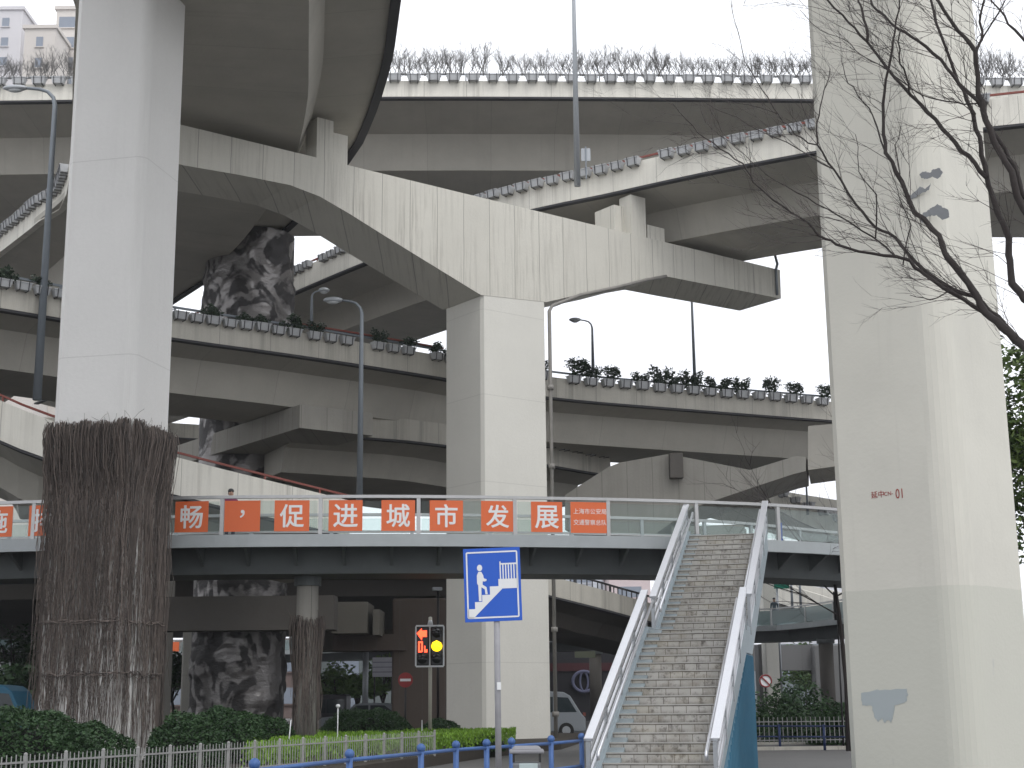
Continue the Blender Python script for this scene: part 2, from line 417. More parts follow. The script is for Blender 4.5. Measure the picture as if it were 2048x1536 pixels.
def planters(fr, s0, s1, gap, ph, plabel, pgroup, plants=None, skip=(), sc=1, base=0):
    s = s0; i = 0
    while s <= s1:
        if i not in skip and random.random() > .025:
            p, t, nn = along(fr, s); rz = math.atan2(t.y, t.x)
            if (-nn).dot(Vector((math.sin(rz), -math.cos(rz), 0))) < 0: rz += math.pi
            q = p - nn * .22 * sc + Vector((0, 0, ph - .1 + base + random.gauss(0, .012))); planter(q, rz + random.gauss(0, .02), plabel, pgroup, sc * random.uniform(.95, 1.04))
            if plants:
                meshes, nm, lb, ct, gp, prob, psc = plants
                if prob(i): plant_on(q + Vector((0, 0, .28 * sc)), rz, meshes, nm, lb, ct, gp, psc * random.uniform(.8, 1.2))
        s += gap; i += 1

# ================================================================ GROUND
g = MB(); g.box((0, 170, -.25), (1200, 560, .5)); tag(g.build('ground', M_asph), kind='structure')
g = MB(); g.box((3, 14, .06), (30, 12, .12)); tag(g.build('pavement', M_pave), kind='structure')
g = MB(); k = [(-40, 21.5), (-6.6, 21.5), (-5.2, 24.0), (-.9, 42.5), (1.5, 49), (3.0, 60), (-2, 66), (-14, 62), (-40, 60)]
g.prism([Vector((x, y, .0)) for x, y in reversed(k)], (0, 0, .26)); tag(g.build('planting_bed', M_soil), kind='structure')
g = MB(); g.box((20, 46.5, .05), (34, .3, .1)); g.box((20, 52, .04), (34, .3, .08)); tag(g.build('road_kerb', MC_fasc2), kind='structure')
g = MB(); g.prism([Vector(p) for p in ((-60, 60.3, 0), (3.2, 60.3, 0), (30, 60.3, 0), (30, 130, 0), (-60, 130, 0))][::-1], (0, 0, .006)); tag(g.build('road', concrete('under_deck_shade_asphalt', (.05, .05, .052), streak=0, blotch=.4)), kind='structure')  # darker asphalt put below the decks to deepen the shade there
g = MB()
for x, y, l_, a in ((-1.3, 19.5, 9, 1.25), (.3, 26, 8, 1.25)): g.box((x, y, .006), (.14, l_, .004), -(math.pi / 2 - a))
tag(g.build('road_marking', plain('yellow_road_paint', (.42, .30, .08), .8)), kind='structure')

# ================================================================ CENTRAL PIER WITH CAP BEAM
ZB = 20.0
P0, P1 = atz(365, 250, ZB), atz(1560, 540, ZB)
bt = (P1 - P0); bt.z = 0; bt.normalize(); bn = Vector((bt.y, -bt.x, 0))          # beam direction, front normal (towards the camera)
low = [(365, 330), (480, 350), (580, 370), (640, 393), (700, 428), (770, 472), (830, 509), (900, 552), (962, 590)]
lowr = [(1093, 604), (1160, 589), (1240, 572), (1290, 559), (1330, 552), (1400, 566), (1480, 581), (1562, 597)]
fl_, fr_ = [atp(x, y, P0, bn) for x, y in low], [atp(x, y, P0, bn) for x, y in lowr]
TB = 2.5
def T(p): return (p - P0).dot(bt)
cL, cR = atp(965, 620, P0, bn), atp(1092, 620, P0, bn)
pier = empty('road_pier', ((cL + cR) / 2 - bn * TB / 2) * 1, 'pale concrete centre pier whose long curved cap beam spreads to both sides', 'pier'); pier.location.z = 0
endx = T(fl_[0]) - 1.2
poly = [P0 + bt * endx] + [P1] + list(reversed(fr_)) + list(reversed(fl_)) + [P0 + bt * endx + Vector((0, 0, fl_[0].z - ZB + .12))]
m = MB(); m.prism(list(reversed(poly)), -bn * TB); m.build('cap_beam', MC_beam, pier)
zl = fl_[-1].z
sh = MB()
def ring(z, ex=0):
    a, b, c = T(cL) - ex, T(cR) + ex, .16
    q = lambda t, d: Vector((P0.x, P0.y, 0)) + bt * t - bn * d + Vector((0, 0, z))
    return [q(a, c), q(a + c * .5, 0.012), q(b - c * .5, .012), q(b, c), q(b, TB - c), q(b - c, TB - .012), q(a + c, TB - .012), q(a, TB - c)]
def loft(mb, rings):
    n = len(rings[0]); k = len(mb.v)
    for r in rings: mb.v += r
    for i in range(len(rings) - 1):
        for j in range(n): j2 = (j + 1) % n; mb.face((k + i * n + j, k + i * n + j2, k + (i + 1) * n + j2, k + (i + 1) * n + j))
    mb.face([k + j for j in reversed(range(n))]); mb.face([k + (len(rings) - 1) * n + j for j in range(n)])
loft(sh, [ring(0), ring(zl + .25)]); sh.build('shaft', MC_col, pier)
# drain pipe running up the right edge and along the underside of the right arm
dp = MB(); px_ = P0 + bt * (T(cR) + .12) + bn * .05
pth = [Vector((px_.x, px_.y, 0.2)), Vector((px_.x, px_.y, fr_[0].z - .35)), Vector((px_.x, px_.y, fr_[0].z - .12)) + bt * .15]
pth += [p + bn * .07 + Vector((0, 0, -.03)) for p in fr_[1:5]] + [fr_[6] + bn * .07 - Vector((0, 0, .02)), fr_[7] + bn * .07 - bt * .4 + Vector((0, 0, .02)), fr_[7] + bn * .07 - bt * .4 + Vector((0, 0, 1.9))]
dp.tube(pth[:7], .07, 8)
for zz in range(1, 15, 3): dp.tube([(px_.x, px_.y, zz), (px_.x, px_.y, zz + .18)], .125, 8)
dp.build('drainpipe', plain('stained_pipe', (.30, .285, .26), .6, 0, .5, 2), pier, True)
dp = MB(); dp.tube([fr_[7] - bt * .3 + bn * .06 + Vector((0, 0, .1)), fr_[7] - bt * .3 + bn * .06 + Vector((0, 0, 1.25)), P1 - bt * .15 + Vector((0, 0, .25)), P1 - bt * .02 - bn * .3 + Vector((0, 0, 1.0))], .06, 6)
dp.build('drainpipe', M_lamppole, pier, True)
# bearing blocks on the beam top
def block(pxl, pxr, depth, h, back=0, mat=MC_beam):
    a = atp(pxl, 400, P0, bn); b = atp(pxr, 400, P0, bn); ta, tb = T(a), T(b)
    # px measured on beam top edge: refine
    q = MB(); base = Vector((P0.x, P0.y, ZB)) - bn * back
    q.prism([base + bt * ta, base + bt * tb, base + bt * tb + Vector((0, 0, h)), base + bt * ta + Vector((0, 0, h))], -bn * depth)
    q.build('bearing_or_slot_block', mat, pier)
for a in ((632, 665, .8, 1.5, .02), (669, 698, 1.4, 1.15, .15), (1244, 1263, 1.2, 1.3, .5), (1262, 1291, .7, 1.7, .02), (1296, 1330, 1.8, .62, .1)): block(*a)

# ================================================================ LEFT AND RIGHT PIERS
def twin_pier(name, label, near, rot, wf, ws, z1, mat, ch=.16, z0=0):
    """near: plan position of the near vertical edge; front face runs to the left, side face runs back to the right"""
    a = Vector((-math.cos(rot), math.sin(rot), 0)); b = Vector((math.sin(rot), math.cos(rot), 0))
    e = empty(name, near + a * wf / 2 + b * ws / 2, label, 'pier'); e.location.z = z0
    c = ch; P = []
    def q(s, d): return near + a * s + b * d
    plan = [q(c * 1.3, 0), q(.02, .02 + 0), q(0, c), q(0, ws - c), q(c, ws), q(wf - c, ws), q(wf, ws - c), q(wf, c), q(wf - c * .6, 0)]
    k = .16; arc = [q(c - c * math.sin(t), c - c * math.cos(t)) for t in [math.pi / 2 * i / 8 for i in range(9)]]
    plan = arc + [q(0, ws - k), q(k, ws), q(wf - k, ws), q(wf, ws - k), q(wf, k * .8), q(wf - k, 0)]
    plan = [Vector((p.x, p.y, 0)) for p in plan]
    m = MB(); loft(m, [[p + Vector((0, 0, z)) for p in reversed(plan)] for z in (z0, z1)])
    m.build('shaft', mat, e); return e, a, b
nl = aty(266, 800, 35.0); nl.z = 0
lp, la, lb = twin_pier('road_pier', 'white painted pier at the left with brown vine hanging round its foot', nl, R_(12), 2.16, 2.15, 24, MC_left, .26)

# right pier: repainted foot, grey patches
q = N('repainted_pier_concrete')
uv = q.n('ShaderNodeUVMap').outputs[0]; pos = q.n('ShaderNodeTexCoord').outputs['Object']
sx = q.n('ShaderNodeSeparateXYZ'); q.l(pos, sx.inputs[0])
base = (.61, .595, .53)
st = q.noise(uv, 5, 6, (1, .03, 1), .7); bl = q.noise(uv, .45, 6, rough=.6)
c = q.mix(q.math('MULTIPLY', q.ramp(bl, .35, .68), .32), base, (.43, .42, .38))
c = q.mix(q.math('MULTIPLY', q.ramp(st, .55, .8), .18), c, (.3, .29, .26))
zz = q.math('ADD', sx.outputs[2], q.math('MULTIPLY', q.noise(uv, 2.5, 3), .06))
c = q.mix(q.math('MULTIPLY', q.math('LESS_THAN', zz, 3.47), .75), c, (.50, .50, .44))
sc_ = q.noise(uv, 1.4, 4, (1, .4, 1), .6)
c = q.mix(q.math('MULTIPLY', q.ramp(sc_, .70, .73), .5), c, (.36, .37, .38))
q.l(c, q.p.inputs['Base Color']); q.p.inputs['Roughness'].default_value = .8; q.bump(q.noise(uv, 12, 5), .2, .02)
MC_right = q.m
nr = aty(1928, 1190, 24.6); nr.z = 0
rp, ra, rb = twin_pier('road_pier', 'white painted pier at the right with red stencilled number and grey repainted foot', nr, R_(44), 2.42, 2.35, 24, MC_right, .5)
# patches of fresh grey paint and scars on the front face (thin paint films)
fn = -rb
def on_face(px, py, d=.003): return atp(px, py, nr + fn * d, fn)
M_patch = plain('grey_touch_up_paint', (.36, .40, .41), .6, 0, .1, 2)
M_scar = plain('bare_concrete_scar', (.25, .26, .27), .9, 0, .2, 4)
def film(name, pts, mat, d=.003):
    rj = random.Random(len(pts)); q2 = []
    for i in range(len(pts)):
        (x0_, y0_), (x1_, y1_) = pts[i], pts[(i + 1) % len(pts)]
        for k in range(5): q2.append((x0_ + (x1_ - x0_) * k / 5 + rj.gauss(0, .8), y0_ + (y1_ - y0_) * k / 5 + rj.gauss(0, .8)))
    m = MB(); P = [on_face(x, y, d) for x, y in q2]; m.prism(P, fn * -.0025); m.build(name, mat, rp)
film('paint_patch', [(1722, 1386), (1760, 1380), (1813, 1378), (1816, 1388), (1812, 1404), (1790, 1411), (1786, 1430), (1782, 1448), (1777, 1438), (1770, 1446), (1764, 1436), (1757, 1442), (1748, 1434), (1744, 1412), (1724, 1410)], M_patch, .006)
film('paint_scar', [(1818, 395), (1840, 372), (1850, 378), (1862, 366), (1858, 380), (1840, 388), (1822, 400)], M_scar, .006)
film('paint_scar', [(1840, 348), (1848, 342), (1858, 346), (1866, 338), (1880, 336), (1886, 346), (1876, 357), (1864, 354), (1852, 358), (1843, 356)], M_scar, .006)
film('paint_scar', [(1836, 434), (1850, 424), (1862, 416), (1876, 408), (1884, 414), (1896, 420), (1898, 434), (1886, 440), (1872, 430), (1856, 432), (1844, 446)], M_scar, .006)

# ---------------------------------------------------------------- text helper
def text_mesh(body, height, name='lettering', bold=0, extr=.002):
    c = bpy.data.curves.new(name, 'FONT'); c.body = body; c.size = 1; c.extrude = .001; c.offset = bold; c.align_x = 'CENTER'
    o = bpy.data.objects.new(name, c); COL.objects.link(o)
    bpy.context.view_layer.update()
    me = bpy.data.meshes.new_from_object(o.evaluated_get(bpy.context.evaluated_depsgraph_get())); bpy.data.objects.remove(o)
    xs = [v.co.x for v in me.vertices]; ys = [v.co.y for v in me.vertices]
    cx, cy = (min(xs) + max(xs)) / 2, (min(ys) + max(ys)) / 2; k = height / (max(ys) - min(ys))
    for v in me.vertices: v.co = Vector(((v.co.x - cx) * k, (v.co.y - cy) * k, v.co.z * (extr / .001) ))
    return me, (max(xs) - min(xs)) * k
def put_text(body, h, center, right, up, mat, parent, name='lettering', bold=0, maxw=None, sx=1):
    me, w_ = text_mesh(body, h, name, 0); me.materials.append(mat)
    if maxw: sx = maxw / w_
    nrm = right.cross(up)
    M = Matrix((right * sx, up, nrm)).transposed()
    org = Vector(parent.location) if parent else Vector((0, 0, 0))
    if bold:
        vs = [v.co.copy() for v in me.vertices]; fs = [tuple(p.vertices) for p in me.polygons]; V = []; F_ = []
        for i in range(9):
            a = i * math.pi / 4; d = Vector((math.cos(a), math.sin(a), 0)) * (bold * h if i < 8 else 0) + Vector((0, 0, .0003 * i)); b = len(V)
            V += [v + d for v in vs]; F_ += [tuple(b + j for j in f) for f in fs]
        me = bpy.data.meshes.new(name); me.from_pydata(V, [], F_); me.materials.append(mat)
    for v in me.vertices: v.co = M @ v.co + center - org
    o = bpy.data.objects.new(name, me); COL.objects.link(o); o.parent = parent; return o
M_redpaint = plain('red_stencil_paint', (.34, .05, .04), .7, 0, .3, 9)
rgt = -ra; upv = Vector((0, 0, 1))
put_text('延中', .125, on_face(1755, 989, .004), rgt, upv, M_redpaint, rp)
put_text('CN-', .07, on_face(1777, 987, .004), rgt, upv, M_redpaint, rp)
put_text('01', .17, on_face(1798, 987, .004), rgt, upv, M_redpaint, rp, sx=.72)

# ================================================================ ELEVATED ROADS
# A: ramp overhead, passing over the beam and curving away to the left
ZA = 22.0
outA = [atz(x, y, ZA) for x, y in ((791, 62), (783, 113), (764, 181), (737, 253), (699, 318))] + [atz(x, y, ZA) for x, y in ((580, 455), (460, 530), (355, 598))]
outA = extend(outA, 40, 25)
pA = crspline(outA, 1.2)
eA, frA = deck('elevated_ramp', 'high curved ramp crossing overhead above the centre beam, bare concrete underside', pA, 9.6, 1, MC_gird, MC_fasc2, .8, None, 1.55, 2.2, False)
inA = crspline(extend([atz(x, y, ZA) for x, y in ((152, 68), (135, 385), (80, 440), (0, 503))], 20, 20), 1.2)
# its inner parapet follows its own, slightly wider curve
par = MB(); frI = frames(inA, -1); sweep(par, frI, [(-.04, -.07), (.25, -.07), (.25, .85), (-.04, .85)]); par.build('parapet', MC_fasc, eA)
fl2 = MB(); sweep(fl2, frI, [(0, -.02), (3.2, -.3), (3.2, .2), (0, .2)]); fl2.build('flange', MC_gird, eA)

# B: topmost deck far behind
ZBk = 29.5
pB = [atz(x, y, ZBk) for x, y in ((0, 199), (400, 194), (800, 191), (1200, 192), (1640, 196))]
pB = crspline(extend(pB, 60, 70), 3)
eB, frB = deck('elevated_road', 'topmost elevated road crossing the whole view behind, bare shrubs along its parapet', pB, 19, 1, MC_gird, MC_fasc, .72, M_galv, 2.1, 3.9, railh=.42)
GB = 'planter boxes along the parapet of the topmost road'
s0 = s_of_px(frB, -20); s1 = s_of_px(frB, 2060)
planters(frB, s0, s1, .93, .74, 'pale planter box hung on the topmost far road', GB,
         (BARE, 'bare_shrub', 'leafless grey shrub on the topmost far road', 'shrub', 'bare shrubs along the topmost road', lambda i: random.random() < .97, 1.95), sc=1.05)
# C: deck rising to the right, resting on the right arm of the centre beam
ZC = 22.0
pC = [atz(x, y, ZC) for x, y in ((590, 580), (720, 525), (880, 466), (1060, 416), (1200, 387), (1400, 343), (1640, 297), (1820, 268), (2000, 248))]
pC = crspline(extend(pC, 35, 16), 1.5)
eC, frC = deck('elevated_road', 'elevated road rising to the right behind the beam, red rail and white planter boxes', pC, 10.2, 1, MC_gird, MC_fasc, 1.0, M_red, 1.62, 2.5, railh=.22)
GC = 'planter boxes on the road with the red rail behind the beam'
planters(frC, s_of_px(frC, 600), s_of_px(frC, 2055), .76, 1.0, 'white planter box on the red-railed rising road', GC, None, sc=1.0, base=-.12)
# E: long middle deck behind the piers
ZE = 14.3
pE = [atz(x, y, ZE) for x, y in ((0, 612), (120, 632), (350, 672), (600, 707), (888, 752), (1095, 790), (1400, 817), (1670, 838))]
pE = crspline(extend(pE, 40, 9), 1.5)
eE, frE = deck('elevated_road', 'middle elevated road running right across behind the piers, planter boxes along its weathered parapet', pE, 8.1, 1, MC_gird, MC_fasc2, .80, M_lamppole, 1.6, 1.6, railh=.3)
rr_ = MB(); sa, sb = s_of_px(frE, 570), s_of_px(frE, 870); sweep(rr_, [f_ for f_ in frE if sa <= f_[3] <= sb], [(.0, 1.12), (.16, 1.12), (.16, 1.18), (.0, 1.18)]); rr_.build('red_rail', M_red, eE)
GE = 'planter boxes along the middle elevated road'
sE = [s_of_px(frE, x) for x in (-20, 600, 888, 1100, 1690)]
lab = 'grey planter box on the weathered middle road'
LP = lambda pr: (LEAFY, 'leafy_shrub', 'low dark leafy shrub on the middle road', 'shrub', 'leafy shrubs along the middle road', lambda i: random.random() < pr, 1.1)
planters(frE, sE[0], sE[1], .64, .8, lab, GE, LP(.35), sc=.88, base=-.12)
planters(frE, sE[1] + .5, sE[2] + 1, .70, .8, lab, GE, LP(.4), skip=(3, 7), sc=.9, base=-.12)
planters(frE, sE[3] - .5, sE[4], .86, .8, lab, GE, (LEAFY[2:],) + LP(.92)[1:6] + (1.45,), sc=1.0, base=-.1)
planters(frI, max(s_of_px(frI, 120) - 2.5, min(q_[3] for q_ in frI if q_[0].y > 51)), s_of_px(frI, -20), .75, .85, 'small planter box on the overhead curved ramp', 'planter boxes on the curved ramp', None, base=-.1)
# M: lower far deck seen under E
ZM = 12.0
pM = crspline(extend([atz(x, y, ZM) for x, y in ((746, 872), (888, 886), (1095, 926), (1220, 947))], 3, 0), 1.5)
eM, frM = deck('elevated_road', 'lower far road under the middle road, seen beside the centre pier', pM, 12, 1, MC_gird, MC_fasc2, .8, None, 1.3, 2.0)
planters(frM, s_of_px(frM, 1100), s_of_px(frM, 1215), .95, .8, 'small planter box on the short far road', 'planter boxes on the short far road', None)
# G: ramp descending to the right with red railing
pG = [aty(x, y, d) for x, y, d in ((0, 876, 45), (100, 915, 45.5), (345, 984, 47.5), (620, 1050, 50))]
pG = crspline(extend(pG, 14, 1.5), 1.5)
eG, frG = deck('elevated_ramp', 'ramp sloping down to the right behind the left pier, thin red railing on top', pG, 8, 1, MC_gird, MC_fasc, 1.18, M_red, 1.3, 1.8, railh=.22)
# L: low wide deck under everything, shade put into its concrete colour
pL = crspline([Vector((-75, 69, 7.7)), Vector((-30, 69, 7.7)), Vector((-10, 69, 7.7)), Vector((2.4, 70, 7.7))], 3)
eL, frL = deck('elevated_road', 'low wide shadowy road deck in the dark behind the footbridge', pL, 48, 1, MC_dark, MC_fasc2, .8, None, 1.1, 1.5)
# T: far deck closing the gap left of the relief pillar
pT = crspline([atz(x, y, 19.5) for x, y in ((-260, 850), (100, 862), (345, 872), (470, 880))], 3)
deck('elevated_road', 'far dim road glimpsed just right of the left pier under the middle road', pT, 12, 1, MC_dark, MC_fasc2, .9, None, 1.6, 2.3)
# P: short ramp right of the centre pier
pP = crspline([aty(x, y, d) for x, y, d in ((1060, 1176, 60), (1102, 1188, 60.5), (1202, 1213, 62), (1254, 1227, 63.5), (1400, 1266, 66))], 1.5)
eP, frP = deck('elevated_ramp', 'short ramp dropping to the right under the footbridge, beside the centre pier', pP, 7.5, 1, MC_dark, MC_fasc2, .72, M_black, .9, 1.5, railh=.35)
pk = MB()
s = 0
while s < frP[-1][3]:
    p, t, nn = along(frP, s); pk.beam(p + nn * .08 + Vector((0, 0, .7)), p + nn * .08 + Vector((0, 0, 1.0)), .05, .05); s += .3
pk.build('picket', M_black, eP)
# Q: far decks at the right
pQ = crspline([aty(x, y, d) for x, y, d in ((1300, 950, 84), (1520, 1005, 80), (1600, 1040, 78), (1700, 1084, 76), (1850, 1150, 74))], 2)
eQ, frQ = deck('elevated_ramp', 'pale far ramp falling to the right behind the top of the stairs', pQ, 9, 1, MC_gird, MC_fasc, 1.0, None, 1.7, 2.2)
planters(frQ, s_of_px(frQ, 1525), s_of_px(frQ, 1700), .95, 1.0, 'small planter box on the pale far ramp', 'planter boxes on the pale far ramp', None)
pR = crspline([aty(x, y, d) for x, y, d in ((1380, 1160, 122), (1560, 1205, 118), (1700, 1250, 114), (1800, 1280, 112))], 3)
deck('elevated_ramp', 'distant pale ramp seen low between the stairs and the right pier', pR, 9, 1, MC_gird, MC_fasc, 1.6, None, 1.5, 2.2)

# ================================================================ OTHER PIERS
def cap_pier(label, corner, a, la_, b, lb_, z0, z1, shaft=None, mat=MC_pier2, tap=.5):
    """box beam with a corner towards the camera: long side along a, short along b"""
    e = empty('road_pier', (corner.x + a.x * la_ / 2, corner.y + a.y * la_ / 2, 0), label, 'pier')
    m = MB(); h = z1 - z0; C = Vector((corner.x, corner.y, 0))
    pl = [C + Vector((0, 0, z0)), C + a * la_ + Vector((0, 0, z0 + h * (1 - tap) * 0)), C + a * la_ + Vector((0, 0, z1)), C + Vector((0, 0, z1))]
    pl[1].z = z1 - h * 1.0; m.prism(pl, b * lb_); m.build('cap_beam', mat, e)
    if shaft:
        s0_, wsh = shaft; k = MB(); c0 = C + a * s0_ + b * (lb_ / 2)
        k.box((c0.x, c0.y, z0 / 2), (wsh, wsh * .8, z0 - .003), math.atan2(a.y, a.x)); k.build('shaft', mat, e)
    return e
# F: pier cap under the middle road
c0 = atz(600, 809, 12.65); c1 = atz(364, 888, 12.65); c2 = atz(746, 826, 12.65)
a_ = (c1 - c0); la_ = a_.length; a_.normalize(); b_ = (c2 - c0); lb_ = b_.length; b_.normalize()
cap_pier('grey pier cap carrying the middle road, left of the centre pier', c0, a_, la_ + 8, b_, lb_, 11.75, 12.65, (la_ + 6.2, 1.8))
# J: hammerhead under the right part of the middle road
e = empty('road_pier', (9, 64, 0), 'large grey hammerhead pier under the right end of the middle road', 'pier')
Pj = aty(1400, 1000, 61.0); jn = Vector((.28, -.96, 0)).normalized(); jt = Vector((.96, .28, 0)).normalized()
jn = Vector((-.22, -.975, 0)).normalized()
pj = [atp(x, y, Pj, jn) for x, y in ((1130, 990), (1215, 935), (1240, 925), (1338, 908), (1500, 940), (1592, 912), (1612, 914), (1612, 942), (1587, 948), (1520, 970), (1470, 987), (1384, 1016), (1350, 1040), (1300, 1075), (1130, 1060))]
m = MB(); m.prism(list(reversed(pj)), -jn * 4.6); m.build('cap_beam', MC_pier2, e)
m = MB(); m.prism(list(reversed([atp(x, y, Pj, jn) for x, y in ((1616, 852), (1690, 846), (1690, 930), (1616, 940))])), -jn * 4.2); m.build('haunch', MC_gird, e)
m = MB(); ja = atp(1385, 1060, Pj, jn) - jn * 1.3; m.box((ja.x + .6, ja.y, ja.z / 2 + .2), (3.0, 2.3, ja.z), math.atan2(-jn.x, jn.y) ); m.build('shaft', MC_pier2, e)
m = MB(); jb = atp(1352, 932, Pj + jn * .25, jn); m.box(jb, (.55, .5, 1.05)); m.build('bearing_or_slot_block', MC_dark, e)  # dark box standing in for the shaded slot at the column joint
# N: dark cap beam under the low deck, wide piers
def simple_pier(label, cx, cy, wx, wy, zt, mat, cap=None, rz=0):
    e = empty('road_pier', (cx, cy, 0), label, 'pier')
    m = MB(); m.box((cx, cy, zt / 2), (wx, wy, zt), rz); m.build('shaft', mat, e, bevel=.1)
    if cap: m = MB(); m.box((cx + cap[3], cy, zt + cap[2] / 2 + .003), (cap[0], cap[1], cap[2]), rz); m.build('cap_beam', mat, e)
    return e
na = aty(340, 1262, 77); nb = aty(735, 1262, 77)
simple_pier('shadowy pier and long cap beam beneath the low road, left of the centre pier', aty(295, 1300, 59.6).x, 59.2, 1.4, 1.2, 4.42, MC_dark, (9.4, 1.3, 1.35, 2.95))
m_e = empty('road_pier', (-6, 62, 0), 'dim beige cap beam end between the vine-clad column and the traffic light', 'pier')
m = MB(); pa, pb_ = aty(664, 1204, 62), aty(734, 1266, 62); m.box(((pa.x + pb_.x) / 2, 63.5, (pa.z + pb_.z) / 2), (pb_.x - pa.x, 3, pa.z - pb_.z))
pa, pb_ = aty(745, 1218, 62), aty(758, 1269, 62); m.box(((pa.x + pb_.x) / 2, 63.5, (pa.z + pb_.z) / 2), (pb_.x - pa.x, 2.6, pa.z - pb_.z)); m.build('cap_beam', concrete('dim_beige_concrete', (.21, .195, .165), joint=1.5, streak=.4), m_e)  # beige lowered to stand for the shade under the low road
m = MB(); m.box((-5.4, 66, 4.25), (7.6, 2.5, .9)); m.build('cross_beam', MC_dark, m_e)
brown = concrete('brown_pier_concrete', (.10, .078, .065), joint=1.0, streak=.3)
pa, pb_ = aty(790, 1400, 64), aty(886, 1400, 64)
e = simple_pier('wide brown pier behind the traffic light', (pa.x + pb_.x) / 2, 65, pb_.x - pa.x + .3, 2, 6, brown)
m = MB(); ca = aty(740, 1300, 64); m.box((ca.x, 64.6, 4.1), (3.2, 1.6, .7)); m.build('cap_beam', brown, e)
pa, pb_ = aty(359, 1400, 70), aty(388, 1400, 70)
simple_pier('narrow white pier between the left pier and the relief pillar', (pa.x + pb_.x) / 2, 70.5, pb_.x - pa.x, .8, 6.2, MC_col)

# ================================================================ RELIEF PILLAR
PX = aty(479, 1340, 62).x; PR = 1.93; PD = 61.6
e = empty('relief_pillar', (PX, PD, 0), 'huge round steel pillar covered in dark swirling relief, behind the middle road', 'pillar')
q = N('relief_steel'); o_ = q.n('ShaderNodeTexCoord').outputs['Object']
f1 = q.noise(o_, .6, 2, (1, 1, .8), .4); f1.node.inputs['Distortion'].default_value = 2.6; f2 = q.noise(o_, 1.9, 5, (1, 1, 1.6), .6)
k_ = q.ramp(q.math('ADD', q.math('MULTIPLY', f1, .8), q.math('MULTIPLY', f2, .22)), .47, .54)
sz = q.n('ShaderNodeSeparateXYZ'); q.l(o_, sz.inputs[0])
q.l(q.mix(k_, (.19, .18, .175, 1), (.03, .027, .027, 1)), q.p.inputs['Base Color'])  # plain steel tone darkened to stand for the shade round the pillar
q.l(q.math('ADD', q.math('MULTIPLY', k_, .3), .3), q.p.inputs['Roughness']); q.l(q.math('SUBTRACT', .6, q.math('MULTIPLY', k_, .4)), q.p.inputs['Metallic'])
q.bump(f2, .6, .1); M_relief = q.m
m = MB(); nu, nv, H = 96, 200, 21.72
for i in range(nv + 1):
    z = H * i / nv
    for j in range(nu):
        a = 2 * math.pi * j / nu; d = Vector((math.cos(a), math.sin(a), 0)); p3 = Vector((d.x * PR, d.y * PR, z))
        r = mnoise.noise(p3 * .8) * .6 + mnoise.noise(p3 * 2.1) * .35
        r = max(0, min(1, (r - .05) * 5)) * .14 * (.7 + .3 * mnoise.noise(p3 * 5))
        m.v.append(Vector((PX, PD, 0)) + d * (PR + r) + Vector((0, 0, z)))
for i in range(nv):
    for j in range(nu): j2 = (j + 1) % nu; m.face((i * nu + j, i * nu + j2, (i + 1) * nu + j2, (i + 1) * nu + j))
m.build('shaft', M_relief, e, True)

# ================================================================ STREET LAMPS
def lamp(label, px, ytop, ybot, D, arm=0, head=None, r=.09, armpx=None, mat=M_lamppole, group=None, zbot=None):
    """pole from (px_bot,ybot) to (px,ytop); arm goes sideways in metres (negative left)"""
    b = aty(px[1], ybot, D); t = aty(px[0], ytop, D); b.x = t.x if abs(b.x - t.x) < .35 else (b.x + t.x) / 2
    if zbot is not None: b.z = zbot
    e = empty('street_lamp', b, label, 'street lamp', group)
    m = MB(); H = t.z - b.z
    if arm:
        s = 1 if arm > 0 else -1; cr_ = min(.6, abs(arm) * .4)
        pts = [b, b + Vector((0, 0, H - cr_))] + [b + Vector((s * cr_ * (1 - math.cos(x)), 0, H - cr_ + cr_ * math.sin(x))) for x in (.5, 1.0, 1.5)] + [b + Vector((arm * .75, 0, H + .06))]
        m.tube(pts, [r * 1.3, r * .75, r * .6, r * .55, r * .5, r * .45], 8)
        m.build('pole', mat, e, True)
        h = MB(); c = b + Vector((arm * .87, 0, H + .05)); h.ball(c, (abs(arm) * .2 + .12, .16, .11), 14, 8); h.tube([b + Vector((arm * .7, 0, H + .06)), c], [.07, .1], 8)
        h.build('lamp_head', plain('lamp_head_grey', (.40, .42, .44), .4, .2), e, True)
        k = MB(); k.ball(c - Vector((0, 0, .06)), (abs(arm) * .12 + .08, .12, .1), 12, 8); k.build('diffuser', plain('lamp_diffuser', (.55, .57, .58), .3), e, True)
    else:
        m.tube([b, t], [r * 1.2, r * .7], 8); m.build('pole', mat, e, True)
    return e
lamp('tall grey street lamp at the left edge of view beside the white pier', (112, 82), 178, 800, 46.2, -1.6, r=.115)
lamp('slim street lamp standing in front of the middle road, arm pointing left', (724, 716), 602, 1010, 50.5, -1.2, r=.09)
lamp('small curved street lamp on the middle road in front of the relief pillar', (624, 622), 583, 670, 56.0, .55, r=.06)
lamp('short street lamp against the sky, right of the centre pier', (1184, 1185), 641, 745, 72, -1.0, r=.07, mat=M_lamppole)
lamp('tallest light mast standing before the topmost road, its arm cut off above the view', (1147, 1153), -18, 372, 54.5, .9, r=.10, mat=M_galv)
e = lamp('bare dark mast hanging below the right arm of the centre beam against the sky', (1382, 1386), 560, 768, 68, r=.07)
lamp('thin dark mast on the far right behind the hammerhead pier', (1612, 1614), 960, 1030, 76, r=.06)
lamp('first thin mast seen low between stairs and right pier', (1580, 1582), 1120, 1240, 105, r=.09)
lamp('second thin mast seen low between stairs and right pier', (1597, 1599), 1120, 1235, 105, r=.09)
